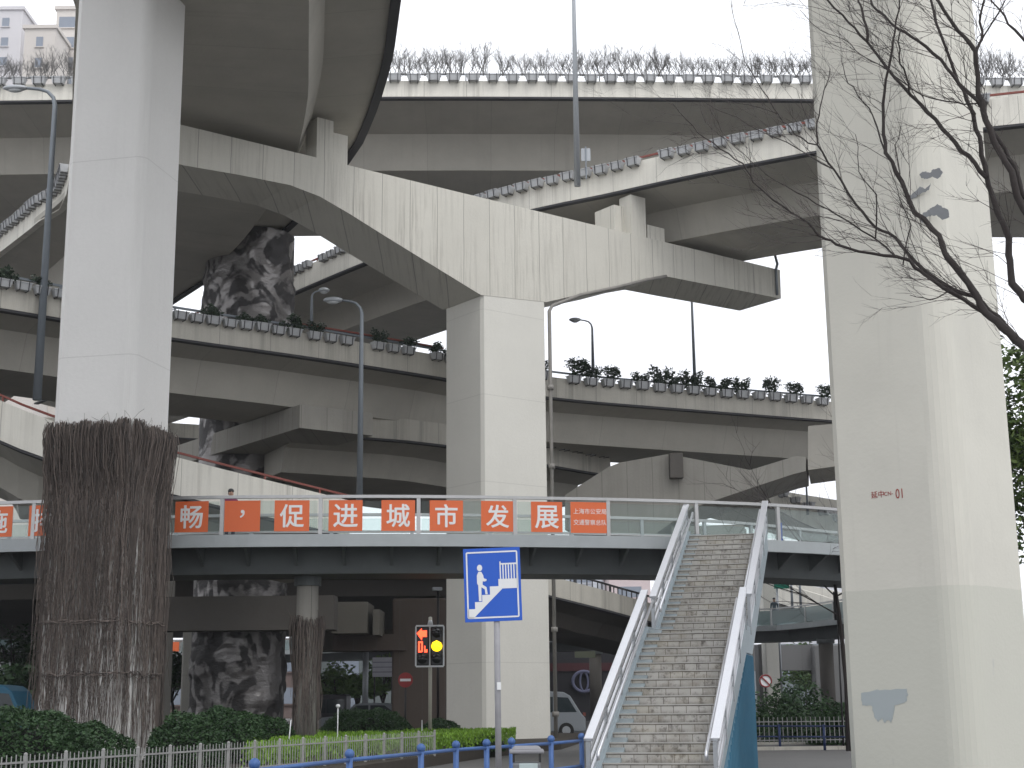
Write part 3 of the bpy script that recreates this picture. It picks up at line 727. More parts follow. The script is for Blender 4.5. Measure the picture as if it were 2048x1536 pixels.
# sign seen from behind on the C deck
e = empty('road_sign', aty(1172, 325, 55.5), 'small grey sign board seen from behind beside the tall mast', 'sign')
m = MB(); a1 = aty(1162, 297, 55.5); a2 = aty(1181, 322, 55.5); m.box(((a1.x + a2.x) / 2, 55.5, (a1.z + a2.z) / 2), (a2.x - a1.x, .04, a1.z - a2.z)); m.build('board', M_galv, e)
m = MB(); m.box(((a1.x + a2.x) / 2, 55.46, (a1.z + a2.z) / 2 - .35), (.05, .03, 1.4)); m.build('post', M_lamppole, e)

# ================================================================ FOOTBRIDGE
ZF = 5.6                                       # underside of the fascia
def footbridge(name, label, path, side, width, glass=M_lightgl, span=2.6, phase=0, gird=True, far=True, bracket=1):
    fr = frames(path, side); e = empty(name, path[len(path) // 2], label, 'footbridge')
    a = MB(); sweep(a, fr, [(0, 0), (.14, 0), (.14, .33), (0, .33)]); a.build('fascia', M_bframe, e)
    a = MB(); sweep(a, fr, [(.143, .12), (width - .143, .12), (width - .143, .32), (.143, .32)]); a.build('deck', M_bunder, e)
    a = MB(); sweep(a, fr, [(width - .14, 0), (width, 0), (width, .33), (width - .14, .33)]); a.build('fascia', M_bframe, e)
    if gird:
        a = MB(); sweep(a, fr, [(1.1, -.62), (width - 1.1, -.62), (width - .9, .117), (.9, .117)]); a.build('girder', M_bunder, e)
        s = .6
        while s < fr[-1][3]:
            p, t, nn = along(fr, s)
            for o0, o1 in ((.15, .92), (width - .15, width - .92)):
                if bracket == 0 or (bracket == 1 and o0 > 1): continue
                a = MB()
                A, B, C_ = p + nn * o0 + Vector((0, 0, .115)), p + nn * o1 + Vector((0, 0, .115)), p + nn * o1 + Vector((0, 0, -.42))
                D_ = p + nn * o0 + Vector((0, 0, .03))
                a.prism([A - t * .04, B - t * .04, C_ - t * .04, D_ - t * .04], t * .08); a.build('bracket', M_bunder, e)
            s += 1.3
    for off in ((.07, width - .07) if far else (.07,)):
        r = MB(); sweep(r, fr, [(off - .05, 1.29), (off + .05, 1.29), (off + .05, 1.37), (off - .05, 1.37)])
        if off > .1: sweep(r, fr, [(off - .03, .80), (off + .03, .80), (off + .03, .87), (off - .03, .87)])
        r.build('handrail', M_rail, e)
        s = phase
        while s < fr[-1][3] - span:
            p, t, nn = along(fr, s); q_, t2, n2 = along(fr, s + span); rz = math.atan2(t.y, t.x)
            po = MB(); gl = MB(); po.box(p + nn * off + Vector((0, 0, .81)), (.1, .08, .955), rz)
            A, B = p + nn * off + t * .08, q_ + n2 * off - t2 * .08
            gl.beam(A + Vector((0, 0, .80)), B + Vector((0, 0, .80)), .012, .84)
            s += span; po.build('post', M_rail if off < .1 else M_bframe, e); gl.build('glass_panel', glass, e)
    return e, fr
pF = [atz(x, y, ZF) for x, y in ((-60, 1103), (340, 1091), (620, 1091), (900, 1094), (1240, 1100), (1385, 1104))]
pF = [Vector((p.x, y, ZF)) for p, y in zip(pF, (38.9, 38.2, 38.2, 38.5, 39.4, 40.0))]
pF += [Vector((7.45, 40.9, ZF)), Vector((10.2, 42.6, ZF)), Vector((16, 47.5, ZF))]
pF = crspline(extend(pF, 14, 0), .8)
eF, frF = footbridge('footbridge', 'grey steel footbridge with glass railing and orange slogan posters across the view', pF, 1, 4.0)
# posters
rowc = [(-12, '施', 66), (82, '排', 62), (380, '畅', 66), (482, '，', 70), (582, '促', 68), (690, '进', 66), (796, '城', 66), (893, '市', 66), (996, '发', 66), (1095, '展', 64)]
PLAB = {'施': 'orange poster cut off by the left edge of the view, on the footbridge railing', '排': 'orange poster half hidden by the vine-covered left pier, on the footbridge railing',
 '畅': 'orange poster with the white character 畅, first to the right of the left pier', '，': 'orange poster with nothing but a white comma on it', '促': 'orange poster with the white character 促, above the vine-clad round column',
 '进': 'orange poster with the white character 进, in front of the slim lamp pole', '城': 'orange poster with the white character 城, right of the slim lamp pole', '市': 'orange poster with the white character 市, just left of the centre pier edge',
 '发': 'orange poster with the white character 发 in front of the centre pier', '展': 'orange poster with the white character 展, beside the wide poster of small text'}
def fx(px): return along(frF, s_of_px2(frF, px))
def s_of_px2(fr, px):
    lo = 0
    for i in range(len(fr) - 1):
        xs = []
        for p in (fr[i][0], fr[i + 1][0]):
            q = p - Vector((0, 0, CAMZ)); xs.append(1024 + FPX * q.dot(CR) / q.dot(FW))
        if xs[0] <= px <= xs[1]: return fr[i][3] + (px - xs[0]) / (xs[1] - xs[0]) * (fr[i + 1][3] - fr[i][3])
    return 0
for px, ch, wd in rowc:
    p, t, nn = fx(px); w_ = wd / FPX * 39.2; c = p + nn * .045 + Vector((0, 0, .82))
    e = empty('slogan_poster', c, PLAB[ch], 'poster', 'orange slogan posters on the footbridge')
    m = MB(); m.box(c, (w_, .008, .82), math.atan2(t.y, t.x)); m.build('sheet', M_orange, e)
    if ch == '，': put_text(ch, .20, c - nn * .006 + Vector((0, 0, .06)), t, upv, M_white, e, bold=.02)
    else: put_text(ch, .60, c - nn * .006, t, upv, M_white, e, bold=.016)
p, t, nn = fx(1182); c = p + nn * .045 + Vector((0, 0, .82))
e = empty('slogan_poster', c, 'wide orange poster with two lines of small white lettering, rightmost of the row', 'poster', 'orange slogan posters on the footbridge')
m = MB(); m.box(c, (1.08, .008, .84), math.atan2(t.y, t.x)); m.build('sheet', M_orange, e)
put_text('上海市公安局', .15, c - nn * .006 + Vector((0, 0, .17)), t, upv, M_white, e, maxw=.92)
put_text('交通警察总队', .15, c - nn * .006 - Vector((0, 0, .13)), t, upv, M_white, e, maxw=.92)
# columns under the footbridge
def fb_column(px, D, label, r=.3, vine=True, group=None, zt=4.97, mat=None):
    x = aty(px, 1300, D).x; e = empty('bridge_column', (x, D, 0), label, 'column', group)
    m = MB(); m.tube([(x, D, 0), (x, D, zt)], r, 20); m.build('shaft', mat or MC_dark, e, True)
    m = MB(); m.tube([(x, D, zt - .25), (x, D, zt + .0)], r * 1.25, 20); m.build('capital', M_bunder, e)
    return x
fbx = fb_column(613, 40.2, 'round concrete column under the footbridge, wrapped in dry vine', mat=MC_pier2)
# far side of the ring footbridge
def yq(px, D): return Vector((aty(px, 1400, D).x, D, ZF))
pH = crspline([yq(-300, 104), yq(0, 116), yq(180, 122), yq(345, 128), yq(640, 124), yq(1000, 108), yq(1280, 100), yq(1450, 92), yq(1560, 90), yq(1700, 82), yq(1900, 70)], 3)
M_farglass = glassmat('far_railing_glass', (.62, .72, .72), .3)
eH, frH = footbridge('footbridge', 'far side of the ring footbridge seen low in the distance under the roads', pH, 1, 4.0, M_farglass, span=3.6, bracket=0, phase=1)
for px in (352, 375, 668, 690):
    p, t, nn = along(frH, s_of_px2(frH, px)); c = p - nn * .03 + Vector((0, 0, .82))
    m = MB(); m.box(c, (.85, .01, .8), math.atan2(t.y, t.x)); tag(m.build('slogan_poster', M_orange), {352: 'distant orange poster just right of the left pier, nearer the pier', 375: 'distant orange poster beside the relief pillar foot', 668: 'distant orange poster right of the vine-clad column', 690: 'distant orange poster farther right of the vine-clad column'}[px], 'poster')
fb_column(1652, 86, 'dark column of the far footbridge between stairs and right pier', .42, zt=4.9)
fb_column(1190, 102, 'dark column of the far footbridge right of the centre pier', .42, zt=4.9)

# ================================================================ STAIRS
SL0, SL1 = Vector((1.24, 25.5, 0)), Vector((4.70, 39.6, 0))
sd_ = (SL1 - SL0).normalized(); sr = Vector((sd_.y, -sd_.x, 0)); SW = 2.16      # direction up the stairs, right-hand side
Ltot = (SL1 - SL0).length + .35
NR = 18; rise = (ZF + .32) / (NR * 2); tread = (Ltot - 1.5) / (NR * 2); 
e = empty('stairway', SL0 + sr * SW / 2, 'long grimy tiled stairway with steel handrails climbing to the footbridge', 'stairs')
def sp(s, o, z): return SL0 + sd_ * s + sr * o + Vector((0, 0, z))
def zline(s):                                   # height of the pitch line at distance s
    l1 = NR * tread
    if s <= l1: return s / tread * rise
    if s <= l1 + 1.5: return NR * rise
    return NR * rise + (s - l1 - 1.5) / tread * rise
q = N('grimy_stair_tile'); uv = q.n('ShaderNodeUVMap').outputs[0]
br = q.n('ShaderNodeTexBrick'); br.inputs['Scale'].default_value = 1; br.inputs['Brick Width'].default_value = .24; br.inputs['Row Height'].default_value = .15; br.inputs['Mortar Size'].default_value = .006
br.inputs['Color1'].default_value = (.42, .41, .385, 1); br.inputs['Color2'].default_value = (.33, .32, .295, 1); br.inputs['Mortar'].default_value = (.12, .105, .085, 1); br.inputs['Bias'].default_value = -.2
q.l(uv, br.inputs['Vector'])
d1 = q.ramp(q.noise(uv, 1.3, 6, rough=.7), .5, .72); d2 = q.ramp(q.noise(uv, 5, 6, rough=.75), .53, .66); d3 = q.ramp(q.noise(uv, .8, 4, (1.2, 2, 1)), .5, .75)
sxx = q.n('ShaderNodeSeparateXYZ'); q.l(uv, sxx.inputs[0]); vf = q.math('FRACT', q.math('DIVIDE', sxx.outputs[1], .15))
d4 = q.math('MULTIPLY', q.ramp(vf, .0, .55, (1, 1, 1, 1), (0, 0, 0, 1)), q.ramp(q.noise(uv, 3.5, 5, (1, .3, 1), .7), .38, .62))
c = q.mix(q.math('MULTIPLY', d1, .75), br.outputs[0], (.15, .125, .085)); c = q.mix(q.math('MULTIPLY', d4, .85), c, (.05, .043, .034)); c = q.mix(q.math('MULTIPLY', d2, .75), c, (.05, .042, .035)); c = q.mix(q.math('MULTIPLY', d3, .35), c, (.30, .25, .14))
q.l(c, q.p.inputs['Base Color']); q.p.inputs['Roughness'].default_value = .7; q.bump(br.outputs['Fac'], -.3, .01); M_tile = q.m
M_nose = plain('worn_step_edge', (.50, .49, .46), .7, 0, .45, 3)
st_ = MB(); no = MB(); s = 0; z = 0; va = 0
def strip(mb, s0_, z0_, s1_, z1_, o0, o1, vv):
    k = len(mb.v); mb.v += [sp(s0_, o0, z0_), sp(s0_, o1, z0_), sp(s1_, o1, z1_), sp(s1_, o0, z1_)]
    ln = math.hypot(s1_ - s0_, z1_ - z0_); mb.face((k, k + 1, k + 2, k + 3), [(o0, vv), (o1, vv), (o1, vv + ln), (o0, vv + ln)])
for fl in (0, 1):
    for i in range(NR):
        strip(st_, s, z, s, z + rise, .1, SW - .1, round(va / .15) * .15 + .003); va += .15
        last = (i == NR - 1); tr = tread if not (last and fl == 0) else tread + 1.5
        strip(st_, s, z + rise, s + tr, z + rise, .1, SW - .1, va + .4)
        va += .45; no = MB(); no.box(sp(s + .018, SW / 2, z + rise + .004), (SW - .2, .06, .022), math.atan2(sr.y, sr.x)); no.build('step_nosing', M_nose, e)
        z += rise; s += tr
st_.build('tiled_steps', M_tile, e)
l1 = NR * tread
keys = [0, l1, l1 + 1.5, 2 * NR * tread + 1.5]
body = MB()                                     # slab below the steps
pl = [sp(k_, .12, zline(k_) - .06) for k_ in keys]; lowp = [sp(k_, .12, max(0, zline(k_) - .5)) for k_ in keys]
body.prism(pl + list(reversed(lowp)), sr * (SW - .24)); body.build('slab', M_bunder, e)
M_string = plain('stringer_blue_grey', (.33, .39, .42), .55, .1, .25, 3)
for o0, nm in ((-.02, 'stringer'), (SW - .10, 'stringer')):
    m = MB(); m.prism([sp(k_, o0, zline(k_) + .17) for k_ in keys] + list(reversed([sp(k_, o0, max(0, zline(k_) - .42)) for k_ in keys])), sr * .12); m.build(nm, M_string, e)
# gutters / bicycle runnels at both sides
for o0 in (.1, SW - .38):
    m = MB()
    for k0, k1 in ((0, l1), (l1 + 1.5, keys[3])):
        m.prism([sp(k0, o0, zline(k0) + rise * .55), sp(k1, o0, zline(k1) + rise * .55), sp(k1, o0, zline(k1) + rise * .1), sp(k0, o0, zline(k0) + rise * .1)], sr * .28)
    m.build('side_ramp', plain('ramp_blue_grey_paint', (.30, .35, .37), .6, 0, .5, 4), e) if o0 < 1 else None
for o0, inner in ((.0, 1), (SW, -1)):
    for k0, k1, ext in ((0, l1 + .15, 0), (l1 + 1.35, keys[3] + .05, 0)):
        z0_, z1_ = zline(max(0, k0)) + .92, zline(min(k1, keys[3])) + .92
        if k0 > 1: z0_ = zline(l1 + 1.5) + .92 - .02
        if k0 == 0: z1_ = zline(l1) + .96
        m = MB(); A, B = sp(k0 - .0, o0, z0_), sp(k1, o0, z1_)
        m.beam(A, B, .16, .06); m.build('handrail', M_steel, e, bevel=.012)
        m = MB(); A2, B2 = sp(k0 + .05, o0 + inner * .16, z0_ - .22), sp(k1 + .1, o0 + inner * .16, z1_ - .22)
        m.tube([A2 - Vector((0, 0, .12)), A2, B2, B2 - Vector((0, 0, .15))], .032, 8); m.build('inner_handrail', M_steel, e, True)
        m = MB()
        for dz in (-.22, -.42, -.62): m.beam(A + Vector((0, 0, dz)), B + Vector((0, 0, dz)), .045, .05)
        m.beam(A + Vector((0, 0, -.70)), B + Vector((0, 0, -.70)), .03, .16); m.build('rail_bar', M_steel, e)
        n_ = 4
        for i in range(n_ + 1):
            f_ = i / n_; P = A.lerp(B, f_); m = MB(); m.box(P - Vector((0, 0, .46)), (.07, .09, .86), math.atan2(sr.y, sr.x)); m.build('post', M_galv, e)
# blue side cladding under the lower flight
m = MB(); kk = [0.35, l1 * .5, l1, l1 + 1.5, l1 + 1.9]
M_clad = plain('blue_corrugated_cladding', (.075, .24, .36), .55, .1, .35, 1.2)
m.prism([sp(k_, SW - .06, max(.02, zline(min(k_, l1)) - .43)) for k_ in kk] + [sp(kk[-1], SW - .06, 0), sp(kk[0], SW - .06, 0)], sr * .05)
s = .5
while s < kk[-1]: m.box(sp(s, SW + .0, max(.1, zline(min(s, l1)) - .46) / 2), (.05, .03, max(.1, zline(min(s, l1)) - .46)), math.atan2(sr.y, sr.x)); s += .28
m.build('side_cladding', M_clad, e)

# ================================================================ VINES
def vine(name, label, center, surf, n, zr, mat, loc, bulge=.12, r=.008, bands=()):
    """surf(u) -> (point at z=0, outward normal) round the pier"""
    rnd = random.Random(hash(label) % 1000 if False else 11); m = MB()
    for i in range(n):
        u = rnd.random()
        while mnoise.noise(Vector((u * 38, 3.3, 0))) < -.16 - .5 * rnd.random() or (rnd.random() < .35 and mnoise.noise(Vector((u * 90, 7.3, 0))) < 0): u = rnd.random()
        p0, nn = surf(u); tx = Vector((-nn.y, nn.x, 0))
        top = zr[1] - abs(rnd.gauss(0, .14)) + .10 * mnoise.noise(Vector((u * 25, 0, 0))); ln = (zr[1] - zr[0]) * min(1, max(.12, rnd.random() ** .85)) if rnd.random() < .72 else (zr[1] - zr[0]) * rnd.uniform(.1, .3)
        if rnd.random() < .25: top = rnd.uniform(zr[0] + 1, zr[1])
        z = top; pts = []; drift = 0; off = .02 + rnd.random() ** 2 * bulge
        while z > max(zr[0] - .1, top - ln):
            k = max(0, 1 - (zr[1] - z) / 1.6)
            o = off * (.35 + 1.5 * k ** .6 * (1 if z < zr[1] - .15 else .6))
            pts.append(p0 + tx * drift + nn * (o + .012) + Vector((0, 0, z))); drift += rnd.gauss(0, .04); z -= rnd.uniform(.22, .4)
        if len(pts) > 2: m.tube(pts, [r * (1.2 - .7 * j / len(pts)) for j in range(len(pts))], 3, cap=False)
    for i in range(n // 60):                                               # loose tendrils above the mat
        p0, nn = surf(rnd.random()); tx = Vector((-nn.y, nn.x, 0)); p = p0 + nn * .03 + Vector((0, 0, zr[1] - .25)); d = rnd.gauss(0, .5); pts = []
        for j in range(7): pts.append(p); d += rnd.gauss(0, .5); p = p + tx * .05 * d + Vector((0, 0, rnd.uniform(.02, .10))) + nn * rnd.uniform(0, .012)
        m.tube(pts, r * .5, 3, cap=False)
    for zb, k in bands:                                                    # horizontal tangles on the tie wires
        for j in range(k):
            u0 = rnd.random(); pts = []
            for q_ in range(14):
                p0, nn = surf((u0 + q_ * .025) % 1); pts.append(p0 + nn * (.05 + rnd.random() * .05) + Vector((0, 0, zb + rnd.gauss(0, .045))))
            m.tube(pts, r * 1.1, 3, cap=False)
    o = m.build(name, mat); o.location = loc; o.data.transform(Matrix.Translation(-Vector(loc))); tag(o, label, 'climbing plant'); return o
q = N('dry_vine'); gn = q.n('ShaderNodeNewGeometry')
q.l(q.mix(gn.outputs['Random Per Island'], (.04, .034, .031, 1), (.19, .155, .135, 1)), q.p.inputs['Base Color']); q.p.inputs['Roughness'].default_value = .9; M_vine = q.m
def pier_surf(near, a, b, wf, ws):
    per = 2 * (wf + ws)
    def f(u):
        d = u * per
        if d < wf: return near + a * d, -b
        d -= wf
        if d < ws: return near + a * wf + b * d, a
        d -= ws
        if d < wf: return near + a * (wf - d) + b * ws, b
        d -= wf
        return near + b * (ws - d), -a
    return f
_ps = pier_surf(nl, la, lb, 2.16, 2.15)
def ps(u):                                    # most strands on the three sides the street sees
    return _ps(u)
vine('climbing_vine', 'thick curtain of dry brown vine hanging round the foot of the left pier', None, ps, 3300, (.35, 8.45), M_vine, (nl.x, nl.y, 0), .15, .008, ((3.55, 14), (2.3, 16)))
def rs(u):
    a = u * 2 * math.pi; n_ = Vector((math.cos(a), math.sin(a), 0)); return Vector((fbx, 40.2, 0)) + n_ * .3, n_
vine('climbing_vine', 'dry vine wrapped round the round column under the footbridge', None, rs, 420, (.3, 3.9), M_vine, (fbx, 40.2, 0), .09, .010, ())

# ================================================================ TREES
TREE_D = 10.5
def dpt(px): return TREE_D + (2048 - px) * .0022
def branch_path(pts, w0, w1, wob=0.0, rnd=random):
    w0 *= .92; w1 *= .85
    out = []; n = len(pts); ph = rnd.uniform(0, 6)
    for i, (x, y) in enumerate(pts):
        f = i / max(1, n - 1); d = dpt(x) * 1.0 + wob * f
        out.append(aty(x, y, d))
    return out, [w0 + (w1 - w0) * (i / max(1, n - 1)) for i in range(n)]
tree = empty('bare_tree', (4.9, 9.9, 0), 'bare tree in front, its dark leafless branches reaching in from the right', 'tree')
MAIN = [
 ([(2400, 1060), (2330, 980), (2150, 800), (2048, 692), (2005, 655), (1970, 625), (1958, 600), (1937, 567), (1896, 517), (1879, 472), (1829, 426), (1804, 364), (1771, 306), (1767, 248), (1769, 186), (1784, 103), (1792, 41), (1806, -20)], .044, .006, 0),
 ([(2080, 720), (2010, 650), (1966, 606), (1904, 578), (1833, 526), (1792, 476), (1751, 455), (1713, 410), (1668, 339), (1635, 290), (1633, 248), (1645, 195), (1660, 137)], .022, .004, .3),
 ([(1635, 290), (1589, 269), (1556, 228), (1523, 178), (1490, 124), (1475, 60), (1462, 0)], .007, .003, .3),
 ([(1970, 627), (1904, 586), (1850, 550), (1821, 522), (1792, 513), (1717, 503), (1672, 489), (1639, 472), (1618, 447), (1568, 414), (1506, 364), (1486, 327), (1440, 298), (1395, 265), (1366, 232), (1345, 207)], .018, .003, -.6),
 ([(1792, 513), (1759, 484), (1709, 451), (1655, 418), (1593, 385), (1531, 348), (1490, 310), (1440, 270)], .009, .003, .5),
 ([(2420, 960), (2250, 760), (2100, 640), (2048, 598), (2024, 567), (2020, 520), (2018, 476), (1987, 397), (1974, 356), (1962, 290), (1949, 244), (1933, 199), (1912, 153), (1879, 62), (1862, 0), (1850, -50)], .040, .009, .3),
 ([(2330, 820), (2150, 580), (2048, 418), (2024, 344), (1987, 281), (1966, 219), (1956, 178), (1951, 103), (1929, 74), (1896, 33), (1875, 0), (1860, -30)], .034, .012, -.2),
 ([(2048, 398), (2036, 352), (2011, 298), (1974, 248), (1966, 219)], .022, .018, 0),
 ([(1974, 356), (1938, 312), (1900, 273), (1854, 224), (1821, 190), (1775, 137), (1734, 83), (1697, 45), (1655, 0), (1630, -30)], .021, .008, .5),
 ([(1734, 83), (1732, 50), (1722, 12), (1715, -20)], .014, .010, .2),
 ([(1966, 219), (1920, 170), (1883, 120), (1838, 83), (1796, 58), (1755, 21), (1742, 0), (1730, -20)], .018, .008, .4),
 ([(1821, 190), (1817, 166), (1800, 128), (1796, 83), (1800, 60)], .010, .006, -.2),
 ([(1951, 103), (1964, 79), (1962, 25), (1972, -20)], .013, .009, 0),
 ([(1964, 79), (1987, 41), (2015, -10)], .008, .006, 0),
 ([(1954, 207), (1915, 205), (1879, 200), (1830, 182), (1775, 140), (1722, 110), (1690, 80), (1640, 60), (1600, 20)], .007, .003, .8),
 ([(1751, 476), (1753, 389), (1718, 344), (1711, 269)], .007, .003, -.3),
 ([(1829, 426), (1815, 400), (1800, 350), (1790, 290), (1800, 250)], .006, .003, -.3),
 ([(1806, 530), (1822, 450), (1800, 400), (1780, 340)], .006, .003, -.5),
 ([(1949, 244), (1945, 220), (1950, 230)], .014, .006, 0),
 ([(1904, 580), (1860, 600), (1820, 590)], .006, .003, -.5),
 ([(1771, 306), (1745, 230), (1715, 190), (1690, 150), (1682, 110)], .008, .003, .5),
 ([(2300, 700), (2180, 350), (2080, 120), (2030, 60), (2000, 20), (1960, -30)], .02, .006, .4),
 ([(1668, 339), (1600, 300), (1520, 262), (1450, 226), (1400, 200)], .006, .002, .6),
 ([(1556, 228), (1500, 210), (1440, 200), (1390, 195)], .004, .002, .6),
]
rnd = random.Random(5); segs = []
trunk = MB(); trunk.tube([(4.9, 9.9, 0), (4.95, 9.85, 1.2), (4.9, 9.85, 2.2), aty(2400, 1060, dpt(2400))], [.15, .125, .11, .06], 10); trunk.tube([(4.9, 9.85, 2.1), aty(2420, 960, dpt(2420)), aty(2400, 800, dpt(2400))], [.08, .05, .035], 8); trunk.tube([aty(2420, 960, dpt(2420)), aty(2330, 820, dpt(2330))], [.05, .036], 8)
trunk.tube([aty(2400, 800, dpt(2400)), aty(2300, 700, dpt(2300))], [.035, .02], 8); trunk.build('trunk', M_barkd, tree, True)
for pts, w0, w1, wob in MAIN:
    P, Rr = branch_path(pts, w0, w1, wob, rnd); P2 = []; R2 = []
    for i in range(len(P) - 1):
        for k in range(3):
            f = k / 3; v = P[i].lerp(P[i + 1], f)
            if k: v = v + Vector((rnd.gauss(0, .006), rnd.gauss(0, .01), rnd.gauss(0, .006)))
            P2.append(v); R2.append((Rr[i] + (Rr[i + 1] - Rr[i]) * f) * rnd.uniform(.92, 1.1))
    P2.append(P[-1]); R2.append(Rr[-1]); m = MB(); m.tube(P2, R2, 7); m.build('branch', M_barkd, tree, True); segs.append((P2, R2))
tw = MB(); cnt = 0
def twig(p, d, L_, r, lev):
    global cnt
    n = 4; pts = [p]; q_ = p; cnt += 1
    for i in range(n):
        d = (d + Vector((rnd.gauss(-.02, .10), rnd.gauss(0, .12), rnd.gauss(.03, .09)))).normalized(); q_ = q_ + d * L_ / n; pts.append(q_)
    tw.tube(pts, [r, r * .85, r * .7, r * .55, r * .3], 3, cap=False)
    if lev:
        for i in range(rnd.choice((2, 3, 3, 4))):
            k = rnd.choice((1, 2, 3, 4)); s_ = rnd.choice((-1, 1)); ax = Vector((0, 1, 0)); dd = (d + Matrix.Rotation(s_ * R_(rnd.uniform(25, 55)), 3, ax) @ d * 1.2 + Vector((0, rnd.gauss(0, .35), 0))).normalized()
            twig(pts[k], dd, L_ * rnd.uniform(.45, .75), r * .62, lev - 1)
for P2, R2 in segs:
    n = len(P2)
    for i in range(2, n):
        if P2[i].x > 4.2: continue
        if rnd.random() < .62:
            d = (P2[i] - P2[i - 1]).normalized(); s_ = rnd.choice((-1, 1))
            dd = (Matrix.Rotation(s_ * R_(rnd.uniform(25, 60)), 3, Vector((0, 1, 0))) @ d + Vector((0, rnd.gauss(0, .4), .05))).normalized()
            dd = (dd + Vector((-.55, 0, .35))).normalized(); twig(P2[i], dd, rnd.uniform(.2, .62), min(.0036, R2[i] * .5), 2)
tag(tw.build('twig', M_twig, tree), kind='stuff')

def crown_tree(name, x, y, h, rad, label, mat, n=2600, size=.14, tr=.14, group=None, z0=None, cut=(.55, -.18), trunk_h=None):
    e = empty(name, (x, y, 0), label, 'tree', group); rn = random.Random(int(x * 31 + y * 7)); m = MB()
    th = trunk_h or h * .45; m.tube([(x, y, 0), (x + rn.uniform(-.1, .1), y, th * .5), (x + rn.uniform(-.2, .2), y, th), (x, y, h * .75)], [tr, tr * .8, tr * .65, tr * .25], 8)
    for i in range(5):
        a = rn.uniform(0, 6.28); m.tube([(x, y, th * rn.uniform(.7, 1)), (x + math.cos(a) * rad * .4, y + math.sin(a) * rad * .4, th + (h - th) * .45), (x + math.cos(a) * rad * .7, y + math.sin(a) * rad * .7, th + (h - th) * .6)], [tr * .5, tr * .3, tr * .12], 5)
    m.build('trunk', M_barkd, e, True)
    m = MB(); cz = (h + th * .8) / 2; hz = (h - th * .8) / 2
    for i in range(7):
        a = rn.uniform(0, 6.28); rr = rn.uniform(.15, .6) * rad; c = (x + math.cos(a) * rr, y + math.sin(a) * rr, cz + rn.uniform(-.55, .6) * hz)
        leaf_cloud(m, c, (rad * .55, rad * .55, hz * .5), n // 7, size, rn, shell=.35, noise_cut=cut)
    m.build('crown', mat, e); return e
ex = aty(2105, 900, 36).x
crown_tree('evergreen_tree', ex, 36, 10.6, 1.9, 'dark evergreen tree behind the right pier at the edge of view', M_leafeve, 9000, .10, .2, cut=(.8, -.3), trunk_h=4)
NT = 'leafy street trees beyond the junction'
for i, (px, D, h, r_, lb) in enumerate(((20, 92, 7.4, 4.2, 'dark leafy tree at the far left beyond the footbridge'), (60, 70, 3.6, 1.8, 'small bushy tree at the far left behind the blue truck'), (345, 96, 5.4, 2.6, 'dark tree seen right beside the left pier'),
      (672, 88, 4.2, 2.1, 'bright green street tree right of the vine-clad column'), (712, 84, 3.8, 1.9, 'yellow-green street tree beside the grey post'), (765, 96, 4.6, 2.4, 'bluish green street tree below the white board'),
      (1612, 120, 6.0, 2.3, 'pale green tree in the gap right of the stairs'), (1150, 120, 5.5, 3, 'dim tree in the shade right of the centre pier'))):
    crown_tree('street_tree', aty(px, 1400, D).x, D, h, r_, lb, M_leaftree if i in (3, 4, 5, 6) else M_leafdark, 2600, .17, .12, NT)
# bare tree by the right pier
def bare_tree(x, y, h, label, seed, lean=-.2, spread=1):
    e = empty('bare_tree', (x, y, 0), label, 'tree'); rn = random.Random(seed); t = MB(); b = MB()
    pts = [Vector((x, y, 0)), Vector((x + .05, y, h * .25)), Vector((x - .05, y, h * .5)), Vector((x + lean, y, h * .72))]
    t.tube(pts, [.09, .075, .06, .04], 7); t.build('trunk', M_barkd, e, True)
    def g(p, d, L_, r, lev):
        ps_ = [p]; q_ = p
        for i in range(4): d = (d + Vector((rn.gauss(0, .14), rn.gauss(0, .14), rn.gauss(.03, .1)))).normalized(); q_ = q_ + d * L_ / 4; ps_.append(q_)
        b.tube(ps_, [r, r * .85, r * .7, r * .55, r * .4], 4 if lev > 1 else 3, cap=False)
        if lev:
            for i in range(4 if lev > 1 else 3): g(ps_[rn.choice((1, 2, 3, 4))], (d + Vector((rn.gauss(0, .6), rn.gauss(0, .6), rn.gauss(.1, .35)))).normalized(), L_ * .62, r * .55, lev - 1)
    for i in range(9):
        z = rn.uniform(.4, 1); p = pts[1].lerp(pts[3], z); a = rn.uniform(0, 6.28); g(p, Vector((math.cos(a) * spread, math.sin(a) * spread, rn.uniform(.3, 1))).normalized(), h * .36, .026, 3)
    tag(b.build('twig', M_twig, e), kind='stuff'); return e
bare_tree(aty(1686, 1300, 45).x, 45, 8.0, 'slim bare tree with fine twigs just left of the right pier', 3)

# ================================================================ HEDGES AND GROUND COVER
def hedge(label, px, D, w_, d_, h_, n=0, mat=M_leafdark, z0=.2):
    x = aty(px, 1400, D).x; e = empty('round_shrub', (x, D, z0), label, 'shrub', 'clipped round shrubs on the planting bed'); m = MB(); rn = random.Random(px); n = int(5200 * w_ * (h_ + .4))
    leaf_cloud(m, (x, D, z0 + .05), (w_ / 2, d_ / 2, h_), n, .042, rn, shell=.86, amp=.5)
    m.f = m.f; k = [i for i in range(len(m.f))]
    keep = MB()
    for f in m.f:
        if m.v[f[0]].z > z0: b = len(keep.v); keep.v += [m.v[i] for i in f]; keep.face((b, b + 1, b + 2, b + 3))
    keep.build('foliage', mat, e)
    c = MB(); c.ball((x, D, z0), (w_ / 2 * .74, d_ / 2 * .74, h_ * .76), 18, 12); c.build('dark_inner_ball', plain('hedge_inside', (.008, .012, .008), 1), e, True)  # near-black ball fills the inside behind the leaves
